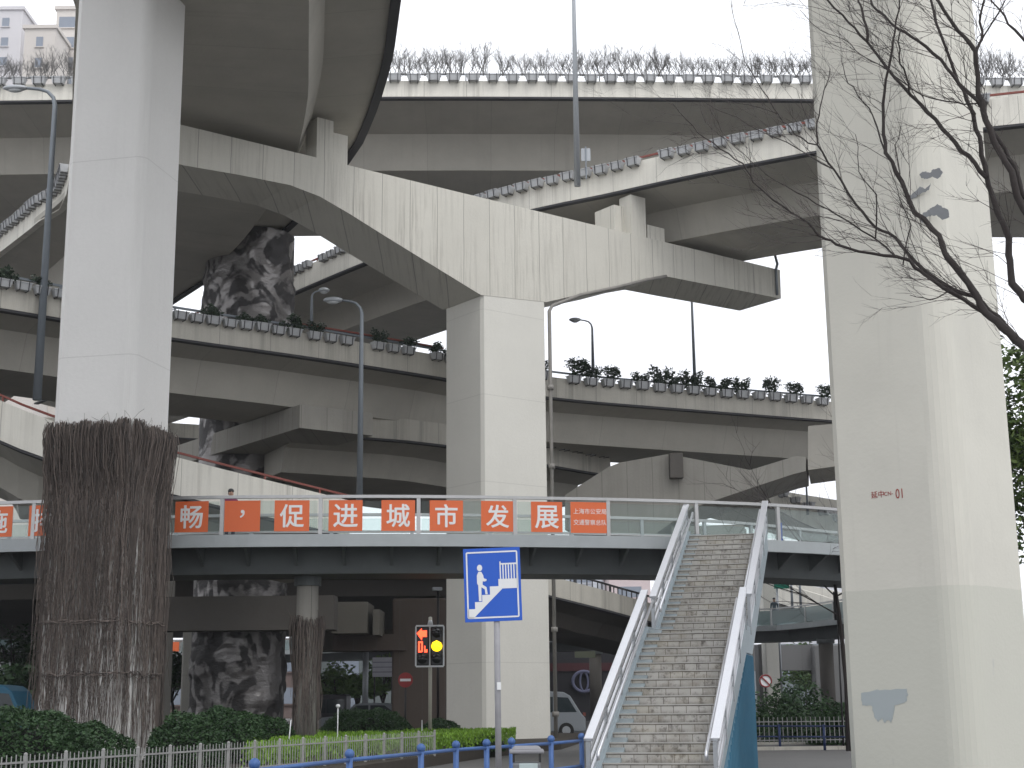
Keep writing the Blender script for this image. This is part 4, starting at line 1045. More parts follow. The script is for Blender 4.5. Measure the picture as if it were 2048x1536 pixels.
for a in (('dark round shrub at the far left behind the white fence', 20, 27.5, 3.4, 2.6, 1.32), ('dark round shrub before the vine-covered pier', 160, 30, 2.4, 2.2, 1.05),
          ('round shrub with lighter tips right of the left pier', 375, 32.5, 1.8, 2, 1.12), ('largest rounded shrub right of the left pier', 445, 34.5, 2.5, 2.2, 1.22), ('low dark shrub in front of the relief pillar', 530, 39, 1.9, 2, 1.05),
          ('wide dark shrub left of the traffic light', 735, 44, 3.1, 2.4, 1.20), ('small dark shrub at the foot of the traffic light', 882, 46, 1.7, 1.4, .80), ('low shrub at the foot of the centre pier', 965, 43, 1.3, 1.1, .38)):
    hedge(*a)
fpx = [(25, 1518), (129, 1514), (217, 1508), (300, 1502), (377, 1496), (447, 1491), (508, 1488), (565, 1485), (619, 1482), (668, 1479), (712, 1476), (755, 1473), (793, 1470), (828, 1468), (862, 1466), (892, 1466), (923, 1466)]
FT = [atz(x, y, .80) for x, y in fpx]
FT = [FT[0] * 2 - FT[1]] + FT
def line_fit(P):
    n = len(P); mx_ = sum(p.x for p in P) / n; my = sum(p.y for p in P) / n
    b = sum((p.x - mx_) * (p.y - my) for p in P) / sum((p.y - my) ** 2 for p in P); return lambda y: mx_ + b * (y - my)
lf = line_fit(FT); y0, y1 = FT[0].y, FT[-1].y
m = MB(); rn = random.Random(9)
def inpoly(x, y, P):
    c = False
    for i in range(len(P)):
        (x1, y1), (x2, y2) = P[i], P[i - 1]
        if (y1 > y) != (y2 > y) and x < (x2 - x1) * (y - y1) / (y2 - y1) + x1: c = not c
    return c
GP = [(-5.3, 28.0), (0, 27.4), (0, 46), (-2.2, 46), (-6.8, 46), (-7.6, 40), (-7.2, 37), (-5.6, 32)]
while len(m.f) < 26000:
    x, y = rn.uniform(-9, 0), rn.uniform(27, 47)
    if not inpoly(x, y, GP) or x > lf(y) - .18: continue
    z = .72 + .06 * mnoise.noise(Vector((x, y, 0)) * 1.3) - rn.random() ** 2 * .3 + (.03 if y > 40 else 0)
    if rn.random() < .25: z = rn.uniform(.3, .7)
    a = Vector((rn.gauss(0, .5), rn.gauss(0, .5), 1)).normalized(); b = a.cross(Vector((rn.gauss(0, 1), rn.gauss(0, 1), 0))).normalized(); s = rn.uniform(.03, .055); p = Vector((x, y, z)); k = len(m.v)
    m.v += [p - a * s, p - b * s * .5, p + a * s * 1.3, p + b * s * .5]; m.face((k, k + 1, k + 2, k + 3))
o = m.build('ground_cover', M_leafbright); tag(o, 'bright green clipped ground cover behind the white picket fence', 'ground cover', kind='stuff')

# ================================================================ WHITE PICKET FENCE
M_wf = plain('white_fence_paint', (.36, .36, .35), .6, 0, .3, 3)
fe = empty('picket_fence', (-3.6, 30, .2), 'low white metal picket fence along the planting bed', 'fence')
def fz(i): return .80
for i in range(18):
    y = y0 + (y1 - y0) * i / 17; x = lf(y); m = MB(); m.box((x, y, .54), (.055, .055, .60)); m.ball((x, y, .855), .032, 8, 6); m.build('post', M_wf, fe)
    if i < 17:
        y2 = y0 + (y1 - y0) * (i + 1) / 17; x2 = lf(y2)
        m = MB(); m.beam((x, y, .74), (x2, y2, .74), .025, .03); m.beam((x, y, .36), (x2, y2, .36), .025, .03)
        for k in range(1, 9): f = k / 9; m.beam((x + (x2 - x) * f, y + (y2 - y) * f, .28), (x + (x2 - x) * f, y + (y2 - y) * f, .84 + (.02 if k % 2 else 0)), .014, .014)
        m.build('picket_panel', M_wf, fe)
# blue guard railings
def guardrail(label, pts, mat, zt=.97, zb=0.0, rails=(.90, .48, .22), ball=True):
    e = empty('guard_railing', pts[len(pts) // 2], label, 'railing'); e.location.z = 0
    for p in pts:
        m = MB(); m.tube([(p.x, p.y, zb), (p.x, p.y, zt - .03)], .042, 12)
        if ball: m.ball((p.x, p.y, zt), .062, 12, 8)
        m.build('post', mat, e, True)
    for a, b in zip(pts, pts[1:]):
        for z in rails: m = MB(); m.tube([(a.x, a.y, z), (b.x, b.y, z)], .026, 8); m.build('rail', mat, e, True)
GR = [atz(x, y, .97) for x, y in ((509, 1528), (699, 1508), (842, 1496), (912, 1489.5), (973, 1486), (1023, 1483), (1102, 1478), (1163, 1473))]
GR = [GR[0] * 2 - GR[1]] + GR
guardrail('blue pavement guard railing with ball-topped posts, left of the stairs', GR, M_bluerail)
guardrail('dark blue guard railing between the stairs and the right pier', [atz(x, 1447, .80) for x in (1470, 1558, 1647, 1740)], M_navy, .80, rails=(.72, .40), ball=False)
fe2 = empty('picket_fence', (9, 50, 0), 'pale picket fence in front of the far shrubs, right of the stairs', 'fence')
for i in range(5):
    x0_ = 7.4 + i * 1.1; m = MB(); m.beam((x0_, 50, .8), (x0_ + 1.1, 50, .8), .03, .03); m.beam((x0_, 50, .2), (x0_ + 1.1, 50, .2), .03, .03)
    for k in range(7): m.beam((x0_ + k * .157, 50, .1), (x0_ + k * .157, 50, .95), .022, .022)
    m.build('picket_panel', M_wf, fe2)
for i, (px, D, w_, h_) in enumerate(((1560, 53, 2.3, 1.75), (1605, 55, 2.4, 1.9), (1670, 51, 2.2, 1.25))):
    x = aty(px, 1400, D).x; m = MB(); leaf_cloud(m, (x, D, .3), (w_ / 2, .9, h_), 3800, .09, random.Random(i + 70), shell=.3)
    m.v = [Vector((v.x, v.y, max(v.z, .02))) for v in m.v]; tag(m.build('shrub', M_leafdark), ('loose dark shrub nearest the stairs, behind the pale fence', 'taller loose shrub behind the pale fence, in the middle', 'low dark shrub just left of the right pier')[i], 'shrub', 'loose shrubs right of the stairs')

# ================================================================ SIGNS, SIGNAL, BIN
# pedestrian overpass sign
SD = 20.0
sc0 = aty(985, 1169, SD); e = empty('overpass_sign', (aty(996, 1300, SD).x, SD, 0), 'blue square sign of a white figure climbing stairs, on a grey post', 'road sign')
wS = 114 / FPX * SD * .995; hS = 145 / FPX * SD
rz = R_(-3); SR = Vector((math.cos(rz), math.sin(rz), 0)); SN = Vector((SR.y, -SR.x, 0))
tl = R_(-1.6); RX = SR * math.cos(tl) + upv * -math.sin(tl) * -1; UPX = upv * math.cos(tl) + SR * math.sin(tl)
RX = (SR * math.cos(tl) - upv * math.sin(tl)).normalized(); UPX = (upv * math.cos(tl) + SR * math.sin(tl)).normalized()
def sg(u, v, d=0): return sc0 + RX * (u * wS) + UPX * (v * hS) + SN * d
m = MB(); m.prism([sg(-.5, -.5), sg(.5, -.5), sg(.5, .5), sg(-.5, .5)], SN * -.012); m.build('board', M_sign, e, bevel=.002)
def sheet(name, pl, d=.003, mat=M_signw):
    m = MB(); m.prism([sg(u, v, d) for u, v in pl], SN * -.0025); return m.build(name, mat, e)
def bord():
    o = []; i_ = []
    for cx, cy, a0 in ((.455 - .03, -.455 + .024, -90), (.455 - .03, .455 - .024, 0), (-.455 + .03, .455 - .024, 90), (-.455 + .03, -.455 + .024, 180)):
        for k in range(5):
            a = R_(a0 + 22.5 * k); o.append((cx + .03 * math.cos(a), cy + .024 * math.sin(a))); i_.append((cx + .004 * math.cos(a), cy + .003 * math.sin(a)))
    m = MB(); n = len(o); k0 = len(m.v)
    for u, v in o: m.v.append(sg(u, v, .003))
    for u, v in i_: m.v.append(sg(u, v, .003))
    for i in range(n): j = (i + 1) % n; m.face((i, j, n + j, n + i))
    m.build('border', M_signw, e)
bord()
def zc(x, y): return ((x - 960) / 520, -(y - 558) / 670)          # zoomed-photo pixels to sign units
sheet('pictogram', [zc(*p) for p in ((728, 775), (795, 775), (795, 712), (862, 712), (862, 650), (935, 650), (935, 575), (1015, 575), (1015, 510), (1190, 510), (1190, 598), (1050, 598), (780, 858), (728, 858))][::-1])
for i in range(7): x = 1030 + i * 25; sheet('pictogram', [zc(x, 350 if i == 0 else 372), zc(x, 515), zc(x + 11, 515), zc(x + 11, 350 if i == 0 else 372)])
sheet('pictogram', [zc(1030, 366), zc(1030, 380), zc(1190, 380), zc(1190, 366)], .0045)
m = MB(); k = [sg(*zc(847 + 24 * math.cos(a), 402 + 30 * math.sin(a)), .003) for a in [i * math.pi / 8 for i in range(16)]]; m.prism(k[::-1], SN * -.0025); m.build('pictogram', M_signw, e)
sheet('pictogram', [zc(*p) for p in ((835, 438), (862, 438), (878, 470), (882, 498), (908, 508), (906, 522), (886, 528), (872, 524), (870, 556), (905, 580), (914, 645), (893, 645), (888, 598), (858, 580), (856, 705), (832, 705), (830, 560), (820, 545), (820, 470))][::-1], .0045)
m = MB(); b0 = Vector((e.location.x, SD + .05, 0)); b1 = aty(992, 1110, SD + .05); m.tube([b0, b1], .042, 14); m.build('post', plain('worn_grey_post', (.36, .36, .38), .6, .1, .35, 6), e, True)
m = MB(); m.box(aty(998, 1372, SD - .0), (.055, .03, .10)); m.build('sticker', M_signw, e)
for dz in (.35, -.35): m = MB(); m.box(Vector((b1.x, SD + .03, sc0.z + dz * .6)), (.3, .02, .04)); m.build('clamp', M_galv, e)
# traffic light
TD = 44.0; tA, tB = aty(831, 1251, TD), aty(889, 1334, TD); tx0, tx1 = tA.x, tB.x; tw_ = tx1 - tx0; th = tA.z - tB.z; tcx = (tx0 + tx1) / 2; tcz = (tA.z + tB.z) / 2
e = empty('traffic_light', (tcx, TD, 0), 'twin traffic light with white rim, red arrow lit left and amber lit right', 'traffic light')
m = MB(); m.tube([(tcx, TD + .15, 0), (tcx, TD + .15, tA.z + .25)], .055, 10); m.build('pole', plain('signal_pole_cream', (.45, .43, .36), .5), e, True)
m = MB(); m.tube([(tcx, TD + .15, tA.z + .02), (tcx, TD + .15, tA.z + .26)], [.09, .03], 10); m.build('pole_cap', M_signw, e, True)
for s_ in (-1, 1):
    m = MB(); cx = tcx + s_ * tw_ / 4; m.box((cx, TD, tcz), (tw_ / 2 - .05, .22, th - .08)); m.build('signal_head', M_black, e, bevel=.04, seg=3)
m = MB()
for x in (tx0 + .02, tcx, tx1 - .02): m.box((x, TD - .10, tcz), (.045 if x != tcx else .03, .05, th - .06))
for z in (tA.z - .02, tB.z + .02): m.box((tcx, TD - .10, z), (tw_ - .045, .052, .05))
m.build('rim', M_signw, e, bevel=.01)
LR = plain('lit_red_lamp', (.8, .05, .02), .4, 0, 0, 1, 0, (1, .06, .02), 3.2); LA = plain('lit_amber_lamp', (.9, .5, .02), .4, 0, 0, 1, 0, (1, .62, .01), 2.0); LOFF = plain('unlit_lens', (.02, .02, .022), .2)
def tq(px, py): return Vector((aty(px, py, TD).x, TD - .118, aty(px, py, TD).z))
def tprism(name, pl, mat): m = MB(); m.prism([tq(*p) for p in pl][::-1], (0, .01, 0)); m.build(name, mat, e)
tprism('lamp', [(834, 1267), (844, 1257), (844, 1262), (854, 1261), (854, 1274), (845, 1274), (844, 1281)], LR)
for pl in (((837, 1283), (846, 1283), (846, 1286), (840, 1286), (840, 1302), (837, 1302)), ((843, 1286), (846, 1286), (846, 1304), (843, 1304)), ((837, 1302), (843, 1302), (843, 1305), (837, 1305)), ((849, 1292), (851, 1292), (851, 1299), (855, 1299), (855, 1305), (849, 1305))): tprism('lamp', pl, LR)
for px, py, mat in ((874, 1292, LA), (874, 1266, LOFF), (874, 1317, LOFF), (845, 1318, LOFF)):
    m = MB(); c = tq(px, py); m.tube([c, c + Vector((0, -.02, 0))], .165 if mat is LA else .145, 18); m.build('lamp', mat, e, True)
    m = MB(); m.tube([c + Vector((-.16, 0, .03)), c + Vector((-.14, -.14, .1)), c + Vector((0, -.2, .17)), c + Vector((.14, -.14, .1)), c + Vector((.16, 0, .03))], .014, 5); m.build('hood', M_black, e, True)
# second, small signal far off and camera mast
m_e = empty('camera_mast', (aty(876, 1300, 58).x, 58, 0), 'thin pole with a small pale camera left of the centre pier', 'camera mast')
xm = m_e.location.x; zc_ = aty(876, 1181, 58).z
m = MB(); m.tube([(xm, 58, 0), (xm, 58, zc_)], .05, 8); m.build('pole', M_black, m_e, True); m = MB(); m.box((xm - .03, 57.9, zc_ + .05), (.38, .22, .14), R_(12)); m.build('camera', M_galv, m_e, bevel=.02)
# no-entry sign
x = aty(811, 1360, 58).x; z = aty(811, 1360, 58).z; e = empty('no_entry_sign', (x, 58, 0), 'dim round red sign with a pale bar in front of the brown pier', 'road sign')
m = MB(); m.tube([(x, 58.05, 0), (x, 58.05, z + .2)], .04, 8); m.build('post', M_black, e, True)
m = MB(); m.tube([(x, 58, z), (x, 57.97, z)], .29, 28); m.build('disc', plain('red_sign_sheet', (.30, .02, .02), .5), e)
m = MB(); m.box((x, 57.96, z), (.42, .01, .10)); m.build('bar', M_signw, e)
# round no-parking-like sign right of the stairs
x = aty(1531, 1362, 56).x; z = aty(1531, 1362, 56).z; e = empty('prohibition_sign', (x, 56, 0), 'round white sign with red ring and slash just right of the stairs', 'road sign')
m = MB(); m.tube([(x, 56.05, 0), (x, 56.05, z + .2)], .04, 8); m.build('post', M_black, e, True)
m = MB(); m.tube([(x, 56, z), (x, 55.97, z)], .25, 28); m.build('disc', M_signw, e)
m = MB(); m.tube([(x + .22 * math.cos(a), 55.96, z + .22 * math.sin(a)) for a in [i * math.pi / 12 for i in range(25)]], .028, 6); m.beam((x - .15, 55.955, z + .15), (x + .15, 55.955, z - .15), .03, .05); m.build('ring', plain('red_ring_sheet', (.25, .02, .02), .5), e)
# litter bin
bx = aty(1053, 1490, 19.5).x; e = empty('litter_bin', (bx, 19.5, .12), 'grey litter bin with a flat rounded lid beside the sign post', 'litter bin')
m = MB(); m.box((bx - .0, 19.5, .50), (.36, .34, .62)); m.build('body', plain('bin_grey', (.16, .17, .18), .5), e, bevel=.03)
m = MB(); m.box((bx + .02, 19.32, .62), (.24, .02, .36)); m.build('front_panel', plain('bin_panel', (.42, .50, .50), .5), e, bevel=.01)
m = MB(); m.box((bx, 19.5, .945), (.45, .42, .05)); m.box((bx, 19.5, .99), (.40, .36, .045), 0, (1, .8)); m.build('lid', plain('bin_lid', (.26, .26, .28), .5), e, bevel=.02, seg=3)
for sx_ in (-.17, .17): m = MB(); m.box((bx + sx_, 19.36, .87), (.03, .03, .12)); m.build('lid_post', M_black, e)
# white garden stakes in the ground cover
for px, y0_, D, lb in ((676, 1412, 38, 'thin white stake with a small hooked lamp top in the ground cover'), (582, 1440, 36, 'short leaning white stake beside the vine-clad column'), (844, 1440, 43, 'short white stake left of the traffic light foot')):
    a = aty(px, y0_, D); m = MB(); m.tube([(a.x - (.08 if px == 582 else 0), D, .2), a], .014, 6)
    if px == 676: m.ball(a, (.06, .05, .05), 8, 6)
    tag(m.build('garden_stake', M_signw, None, True), lb, 'stake')
# white ruled board
x0_, x1_ = aty(745, 1333, 74), aty(788, 1333, 74); zt = aty(745, 1315, 74).z; zb = aty(745, 1354, 74).z
e = empty('ruled_board', ((x0_.x + x1_.x) / 2, 74, 0), 'pale board with faint grey rows hanging in the gap under the roads', 'sign')
m = MB(); m.box(((x0_.x + x1_.x) / 2, 74, (zt + zb) / 2), (x1_.x - x0_.x, .06, zt - zb)); m.build('board', plain('pale_board', (.50, .50, .55), .6), e)
for i in range(3): m = MB(); m.box(((x0_.x + x1_.x) / 2, 73.96, zb + (zt - zb) * (.25 + .25 * i)), (x1_.x - x0_.x - .02, .01, .05)); m.build('row', plain('board_row', (.25, .25, .3), .6), e)
for x in (x0_.x + .1, x1_.x - .1): m = MB(); m.box((x, 74.1, zt / 2), (.08, .06, zt)); m.build('post', M_black, e)
x = aty(731, 1350, 80).x; m = MB(); m.tube([(x, 80, 0), (x, 80, 5.0)], .16, 10); tag(m.build('grey_post', M_galv, None, True), 'plain grey post standing among the bright street trees', 'post')

# ================================================================ PEOPLE
def person(x, y, z, H, label, jacket, trousers, face_dir=0, turn=0):
    e = empty('person', (x, y, z), label, 'person')
    V = [(0, 0, .53), (0, 0, .62), (0, .01, .72), (0, 0, .80), (0, 0, .845), (0, -.005, .90), (0, -.008, .955),
         (.05, 0, .50), (.055, 0, .28), (.055, .01, .05), (.055, -.07, .015), (-.05, 0, .50), (-.055, .0, .28), (-.055, .01, .05), (-.055, -.07, .015),
         (.10, 0, .79), (.125, .01, .64), (.115, -.05, .50), (.11, -.08, .455), (-.10, 0, .79), (-.125, .01, .64), (-.115, -.05, .50), (-.11, -.08, .455)]
    E_ = [(0, 1), (1, 2), (2, 3), (3, 4), (4, 5), (5, 6), (0, 7), (7, 8), (8, 9), (9, 10), (0, 11), (11, 12), (12, 13), (13, 14), (3, 15), (15, 16), (16, 17), (17, 18), (3, 19), (19, 20), (20, 21), (21, 22)]
    RD = [.085, .078, .085, .07, .032, .05, .045, .052, .036, .026, .022, .052, .036, .026, .022, .04, .030, .022, .02, .04, .03, .022, .02]
    me = bpy.data.meshes.new('body'); me.from_pydata([Vector(v) * H for v in V], E_, []); o = bpy.data.objects.new('tmp', me); COL.objects.link(o)
    sk = o.modifiers.new('s', 'SKIN'); sub = o.modifiers.new('u', 'SUBSURF'); sub.levels = 2
    for i, sv in enumerate(me.skin_vertices[0].data): sv.radius = (RD[i] * H, RD[i] * H * (.72 if i in (0, 1, 2, 3) else 1)); sv.use_root = (i == 0)
    bpy.context.view_layer.update(); m2 = bpy.data.meshes.new_from_object(o.evaluated_get(bpy.context.evaluated_depsgraph_get())); bpy.data.objects.remove(o)
    for mt in (plain('skin', (.45, .27, .19), .5), plain('jacket_cloth', jacket, .8), plain('trouser_cloth', trousers, .8), M_black): m2.materials.append(mt)
    for p in m2.polygons:
        zz = p.center.z / H; xx = abs(p.center.x) / H; p.use_smooth = True
        p.material_index = 3 if zz < .04 else 2 if (zz < .52 and xx < .095) else 0 if (zz > .835 or (zz < .475 and xx > .095)) else 1
    for v in m2.vertices:                       # nose and chin
        if v.co.z > .9 * H and v.co.y < -.03 * H and abs(v.co.x) < .012 * H and v.co.z < .935 * H: v.co.y -= .012 * H
    b = bpy.data.objects.new('body', m2); COL.objects.link(b); b.parent = e
    h = MB(); h.ball((0, .008 * H, .955 * H), (.053 * H, .056 * H, .045 * H), 14, 10); h.ball((0, .03 * H, .92 * H), (.047 * H, .035 * H, .045 * H), 12, 8)
    o = bpy.data.objects.new('hair', h.mesh('hair', M_black, Vector((0, 0, 0)), True)); COL.objects.link(o); o.parent = e
    for sx_ in (-1, 1):
        k = MB(); k.ball((sx_ * .017 * H, -.052 * H, .93 * H), .005 * H, 6, 5); o = bpy.data.objects.new('eye', k.mesh('eye', M_black)); COL.objects.link(o); o.parent = e
    e.rotation_euler.z = turn; return e
px_, py_ = aty(462, 985, 41.4).x, 41.4
person(px_, 41.4, ZF + .33, 1.70, 'dark-haired person leaning along behind the comma poster on the footbridge', (.20, .03, .09), (.04, .04, .06), turn=R_(20))
px_ = aty(1550, 1240, 91.5).x
person(px_, 91.5, ZF + .33, 1.78, 'person in a blue-grey coat standing on the far footbridge', (.10, .14, .17), (.09, .12, .14), turn=R_(-10))
m = MB(); p, t, nn = along(frF, s_of_px2(frF, 1577)); m.box(p + nn * .3 + Vector((0, 0, .62)), (.06, .05, .5), R_(10)); tag(m.build('blue_banner', M_sign), 'narrow upright blue strip behind the footbridge glass right of the stairs', 'banner')

# ================================================================ VEHICLES
M_carglass = plain('car_glass', (.03, .04, .045), .08)
M_tyre = plain('tyre_rubber', (.015, .015, .015), .9)
def vehicle(name, label, x, y, L_, W_, H_, prof, wins, paint, rz=0, group=None):
    e = empty(name, (x, y, 0), label, 'vehicle', group); Mx = Matrix.Rotation(rz, 3, 'Z'); O = Vector((x, y, 0))
    def P(u, v, z): return O + Mx @ Vector((u * L_, v * W_, z * H_))
    m = MB(); m.prism([P(u, -.5, z) for u, z in prof][::-1], Mx @ Vector((0, W_, 0))); m.build('body', paint, e, bevel=.06, seg=3)
    for pl in wins:
        for s_ in (-1, 1):
            m = MB(); q_ = [P(u, s_ * .503, z) for u, z in pl]; m.prism(q_ if s_ > 0 else q_[::-1], Mx @ Vector((0, -s_ * .02, 0))); m.build('window', M_carglass, e)
    for u in (-.32, .32):
        for s_ in (-1, 1):
            m = MB(); c = P(u, s_ * .46, 0) + Vector((0, 0, .32)); d = Mx @ Vector((0, .1 * s_, 0)); m.tube([c - d, c + d], .32, 20); w_ = m.build('wheel', M_tyre, e)
            k = MB(); k.tube([c + d * 1.02, c + d * 1.1], .18, 14); k.build('rim', M_galv, w_)
    for s_ in (-.36, .36): m = MB(); m.box(P(-.497, s_, .45), (.06, .25, .14), rz); m.build('headlight', M_signw, e); m = MB(); m.box(P(.497, s_, .5), (.06, .22, .14), rz); m.build('tail_light', M_red, e)
    m = MB(); q_ = [P(wins[0][0][0] - .055, -.42, .62), P(wins[0][0][0] - .055, .42, .62), P(wins[0][0][0] + .03, .4, .92), P(wins[0][0][0] + .03, -.4, .92)]
    return e
car_p = [(-.5, .2), (-.5, .5), (-.46, .58), (-.25, .64), (-.12, .97), (-.05, 1.0), (.2, 1.0), (.27, .96), (.4, .66), (.49, .62), (.5, .3), (.48, .16), (-.48, .16)]
car_w = [[(-.20, .66), (-.10, .93), (.03, .94), (.03, .66)], [(.05, .66), (.05, .94), (.2, .93), (.33, .66)]]
van_p = [(-.5, .16), (-.5, .42), (-.46, .52), (-.36, .9), (-.30, .98), (-.2, 1.0), (.47, 1.0), (.5, .95), (.5, .18), (.48, .13), (-.48, .13)]
van_w = [[(-.42, .55), (-.34, .86), (-.22, .88), (-.22, .55)], [(-.20, .55), (-.20, .88), (.08, .88), (.08, .55)], [(.10, .55), (.10, .88), (.44, .88), (.44, .55)]]
wp = plain('shade_greyed_car_paint', (.22, .24, .26), .3, 0, .04); dp_ = plain('dark_car_paint', (.03, .03, .035), .3, 0, .04); bp = plain('blue_truck_paint', (.02, .14, .24), .4, 0, .08)  # white paint greyed to carry the shade under the roads
vehicle('parked_car', 'silvery car roof showing above the dark shrub under the roads', aty(735, 1400, 70).x, 70, 4.4, 1.75, 1.52, car_p, car_w, wp)
vehicle('parked_van', 'dark van half hidden right of the vine-clad column', aty(648, 1400, 72).x, 72, 2.4, 1.8, 1.95, van_p, van_w, dp_)
vehicle('white_van', 'white van nose peeking out behind the foot of the centre pier', aty(1062, 1400, 64).x, 64, 4.6, 1.8, 1.95, [(-u, z) for u, z in van_p][::-1], [[(-u, z) for u, z in w__][::-1] for w__ in van_w], wp)
vehicle('blue_truck', 'blue truck at the far left behind the dark shrub', aty(-45, 1400, 52).x, 52, 4.2, 2.0, 2.3, [(-u, z) for u, z in van_p][::-1], [[(-u, z) for u, z in w__][::-1] for w__ in van_w], bp)

# ================================================================ CITY BEYOND
M_win = plain('window_glass_grey', (.22, .25, .30), .15, 0, .1)
def building(label, pxl, pxr, ytop, D, depth=14, col=(.55, .53, .52), wx=3.2, wz=3.2, ybase=1400, win=(1.5, 1.5), name='apartment_building', mat=None, z0=0, winpx=None, roof=True):
    a, b = aty(pxl, ytop, D), aty(pxr, ytop, D); H = a.z; W = b.x - a.x; cx = (a.x + b.x) / 2
    e = empty(name, (cx, D + depth / 2, 0), label, 'building'); mt = mat or plain('facade_%s' % label[:12].replace(' ', '_'), col, .9, 0, .12, .15)
    m = MB(); m.box((cx, D + depth / 2, H / 2), (W, depth, H)); m.build('wall', mt, e)
    if roof: m = MB(); m.box((cx, D + depth / 2, H + .25), (W + .5, depth + .5, .5)); m.build('roof', mt, e)
    nx, nz = max(1, int(W / wx)), max(1, int((H - z0) / wz)); c_ = 0
    for j in reversed(range(nz)):
        for i in range(nx):
            x = a.x + W * (i + .5) / nx; z = H - (j + .62) * wz
            j_ = j
            px = 1024 + FPX * (Vector((x, D, z)) - Vector((0, 0, CAMZ))).dot(CR) / (Vector((x, D, z)) - Vector((0, 0, CAMZ))).dot(FW)
            if not (-30 < px < 2080) or c_ > 60 or (winpx and not winpx(z)): continue
            m = MB(); m.box((x, D - .02, z), (win[0], .1, win[1])); f = m.build('window', M_win, e); c_ += 1
            k = MB(); k.box((x, D - .1, z - win[1] / 2 - .1), (win[0] + .3, .25, .12)); k.build('sill', mt, f)
    return e
zv = lambda z: z > 55
building('tall pale apartment tower at the upper left behind the topmost road', -150, 46, 22, 190, 16, (.60, .585, .60), 4.2, 3.0, win=(1.0, 1.3), winpx=zv)  # pale tower colours carry part of the distance haze
building('beige apartment tower beside the tall pale one at the upper left', 50, 112, 58, 178, 14, (.58, .54, .50), 3.6, 3.0, win=(.9, 1.4), winpx=zv)
building('stepped beige tower with bay windows close to the left pier', 114, 158, 20, 184, 14, (.62, .58, .54), 3.0, 3.0, win=(2.2, 1.6), winpx=zv)
building('pale low building at the far left below the dark road', -60, 95, 1150, 170, 12, (.50, .46, .45), 2.6, 3.0, win=(1.3, 1.6))
building('white hazy office block between the stairs and right pier', 1575, 1640, 1140, 240, 12, (.72, .73, .76), 5, 4, win=(2.5, 1.6))
building('second white hazy block nearer the right pier', 1650, 1712, 1172, 220, 12, (.70, .71, .74), 5, 4, win=(2.5, 1.6))
building('pale blue-grey block seen under the footbridge right of the centre pier', 1105, 1215, 1120, 200, 12, (.60, .63, .68), 4.5, 3.6, win=(3, 1.8))
building('pinkish low block right of the pale blue-grey one', 1218, 1300, 1150, 190, 12, (.62, .52, .52), 4.5, 3.6, win=(3, 1.4))
building('long dim row of shops closing the view under the roads on the left', 300, 620, 1290, 150, 12, (.15, .11, .10), 5, 3.2, win=(3, 1.6))  # long rows coloured dark to carry the shade below the roads
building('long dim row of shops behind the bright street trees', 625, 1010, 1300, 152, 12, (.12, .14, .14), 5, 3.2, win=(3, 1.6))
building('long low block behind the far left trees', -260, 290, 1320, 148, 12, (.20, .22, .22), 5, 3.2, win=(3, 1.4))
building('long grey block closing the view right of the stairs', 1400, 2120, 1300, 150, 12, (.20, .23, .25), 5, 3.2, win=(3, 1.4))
# shop front, shade under the roads put into its near-black wall, right of the centre pier
a, b = aty(1098, 1300, 112), aty(1330, 1300, 112); cx = (a.x + b.x) / 2; e = empty('dark_shop', (cx, 117, 0), 'dark shop front with dull red band and pale oval mark under the roads', 'shop')
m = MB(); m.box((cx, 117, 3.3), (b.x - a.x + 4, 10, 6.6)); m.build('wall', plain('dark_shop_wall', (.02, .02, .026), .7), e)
z1_, z2_ = aty(1150, 1326, 111.9).z, aty(1150, 1342, 111.9).z; m = MB(); m.box((cx, 111.95, (z1_ + z2_) / 2), (b.x - a.x + 3, .1, z1_ - z2_)); m.build('red_band', plain('dull_red_band', (.07, .015, .02), .7), e)
oc = aty(1168, 1363, 111.8); m = MB(); m.tube([oc + Vector((.85 * math.cos(t_), 0, .75 * math.sin(t_))) for t_ in [i * math.pi / 12 for i in range(25)]], .12, 6); m.tube([oc + Vector((.30 * math.cos(t_), 0, .72 * math.sin(t_))) for t_ in [i * math.pi / 12 for i in range(25)]], .08, 6); m.build('oval_mark', plain('pale_mark', (.14, .15, .24), .6), e)
oc = aty(1170, 1309, 100); e = empty('hanging_sign', oc, 'small pale green box sign hanging in the dark right of the centre pier', 'sign'); m = MB(); m.box(oc, (1.4, .15, .42)); m.build('panel', plain('pale_green_sign', (.20, .22, .15), .6), e); m = MB(); m.tube([oc + Vector((-.4, 0, .2)), oc + Vector((-.4, 0, 1.0))], .02, 5); m.build('hanger', M_black, e); m = MB(); m.tube([oc + Vector((.4, 0, .2)), oc + Vector((.4, 0, 1.0))], .02, 5); m.build('hanger', M_black, e)
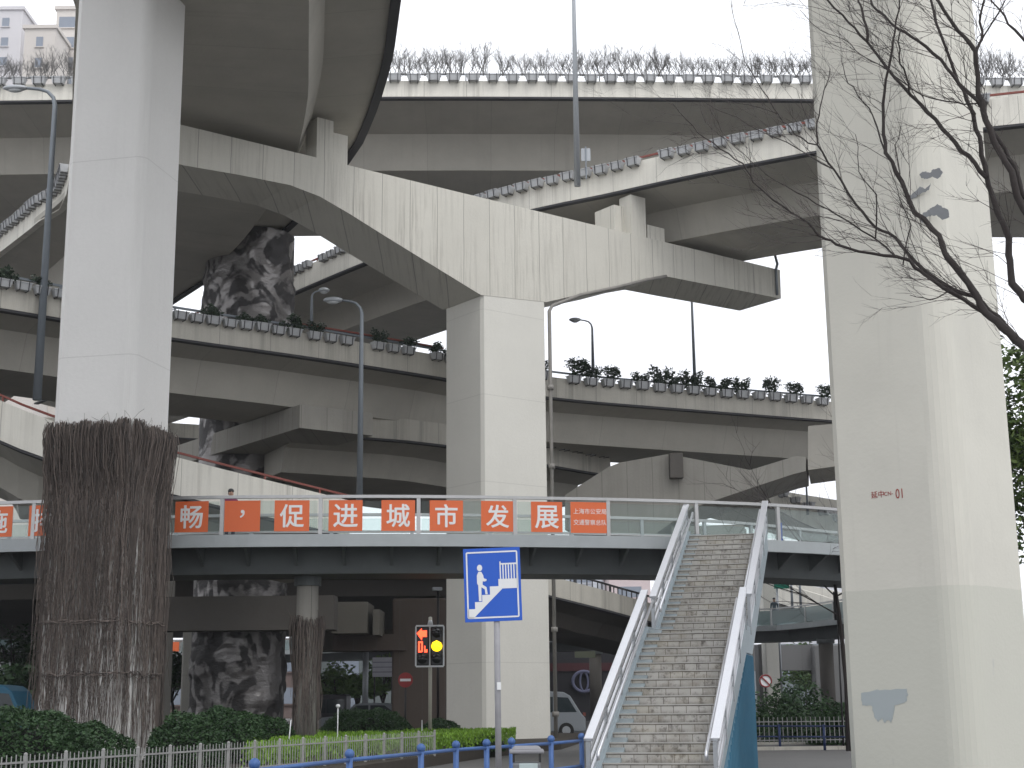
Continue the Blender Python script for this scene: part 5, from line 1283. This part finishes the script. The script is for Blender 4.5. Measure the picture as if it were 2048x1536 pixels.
# green road sign in the distance, vine-clad pier and girders right of the stairs
oc = aty(1563, 1168, 96); e = empty('direction_sign', (oc.x, 96, 0), 'distant green direction sign just right of the stair handrail', 'road sign'); m = MB(); m.box(oc, (1.0, .08, .6)); m.build('board', plain('green_sign_sheet', (.0, .22, .14), .5), e); m = MB(); m.tube([(oc.x - .3, 96.1, 0), (oc.x - .3, 96.1, oc.z)], .08, 8); m.build('post', M_galv, e, True)
def px_pier(label, x0_, x1_, y0_, D, mat, dp=1.6):
    a, b = aty(x0_, y0_, D), aty(x1_, y0_, D); e = empty('road_pier', ((a.x + b.x) / 2, D + dp / 2, 0), label, 'pier'); m = MB(); m.box(((a.x + b.x) / 2, D + dp / 2, a.z / 2), (b.x - a.x, dp, a.z)); m.build('shaft', mat, e, bevel=.08)
MC_mid = concrete('dim_grey_concrete', (.17, .17, .17), joint=2.2, streak=.4)  # grey lowered to stand for the shade under the far decks
px_pier('broad pale pier rising beside the stair handrail in the distance', 1524, 1552, 1150, 98, MC_col)
px_pier('dim streaked pier just right of the stairs', 1516, 1560, 1288, 100, MC_mid)
px_pier('dim grey pier in the gap between stairs and right pier', 1628, 1690, 1290, 112, MC_mid)
for i, (x0_, x1_, y0_, y1_, D) in enumerate(((1500, 1700, 1292, 1340, 114), (1110, 1330, 1244, 1262, 96))):
    a, b = aty(x0_, y0_, D), aty(x1_, y1_, D); m = MB(); m.box(((a.x + b.x) / 2, D, (a.z + b.z) / 2), (b.x - a.x + 6, 2, a.z - b.z))
    tag(m.build('cross_girder', MC_mid if i == 0 else MC_dark), ('dim girder spanning the gap between stairs and right pier', 'dark girder above the dark shop front')[i], 'girder')
x = aty(1676, 1300, 47).x; m = MB(); m.tube([(x, 47, 0), (x + .05, 47, 4.2)], .03, 6); m.tube([(x, 47, 4.0), (x, 47, 4.9)], .06, 8); tag(m.build('thin_mast', M_black, None, True), 'thin dark mast just left of the right pier', 'mast')

# ================================================================ HAZE
hz = N('haze_air'); hz.t.nodes.remove(hz.p); pv = hz.n('ShaderNodeVolumePrincipled'); pv.inputs['Color'].default_value = (.86, .88, .92, 1); pv.inputs['Density'].default_value = .00038; pv.inputs['Anisotropy'].default_value = .2
hz.l(pv.outputs[0], hz.t.nodes['Material Output'].inputs['Volume'])
m = MB(); m.box((0, 170, 53), (1210, 570, 110))
tag(m.build('haze', hz.m), 'thin pale haze over the whole junction', 'haze', kind='stuff')
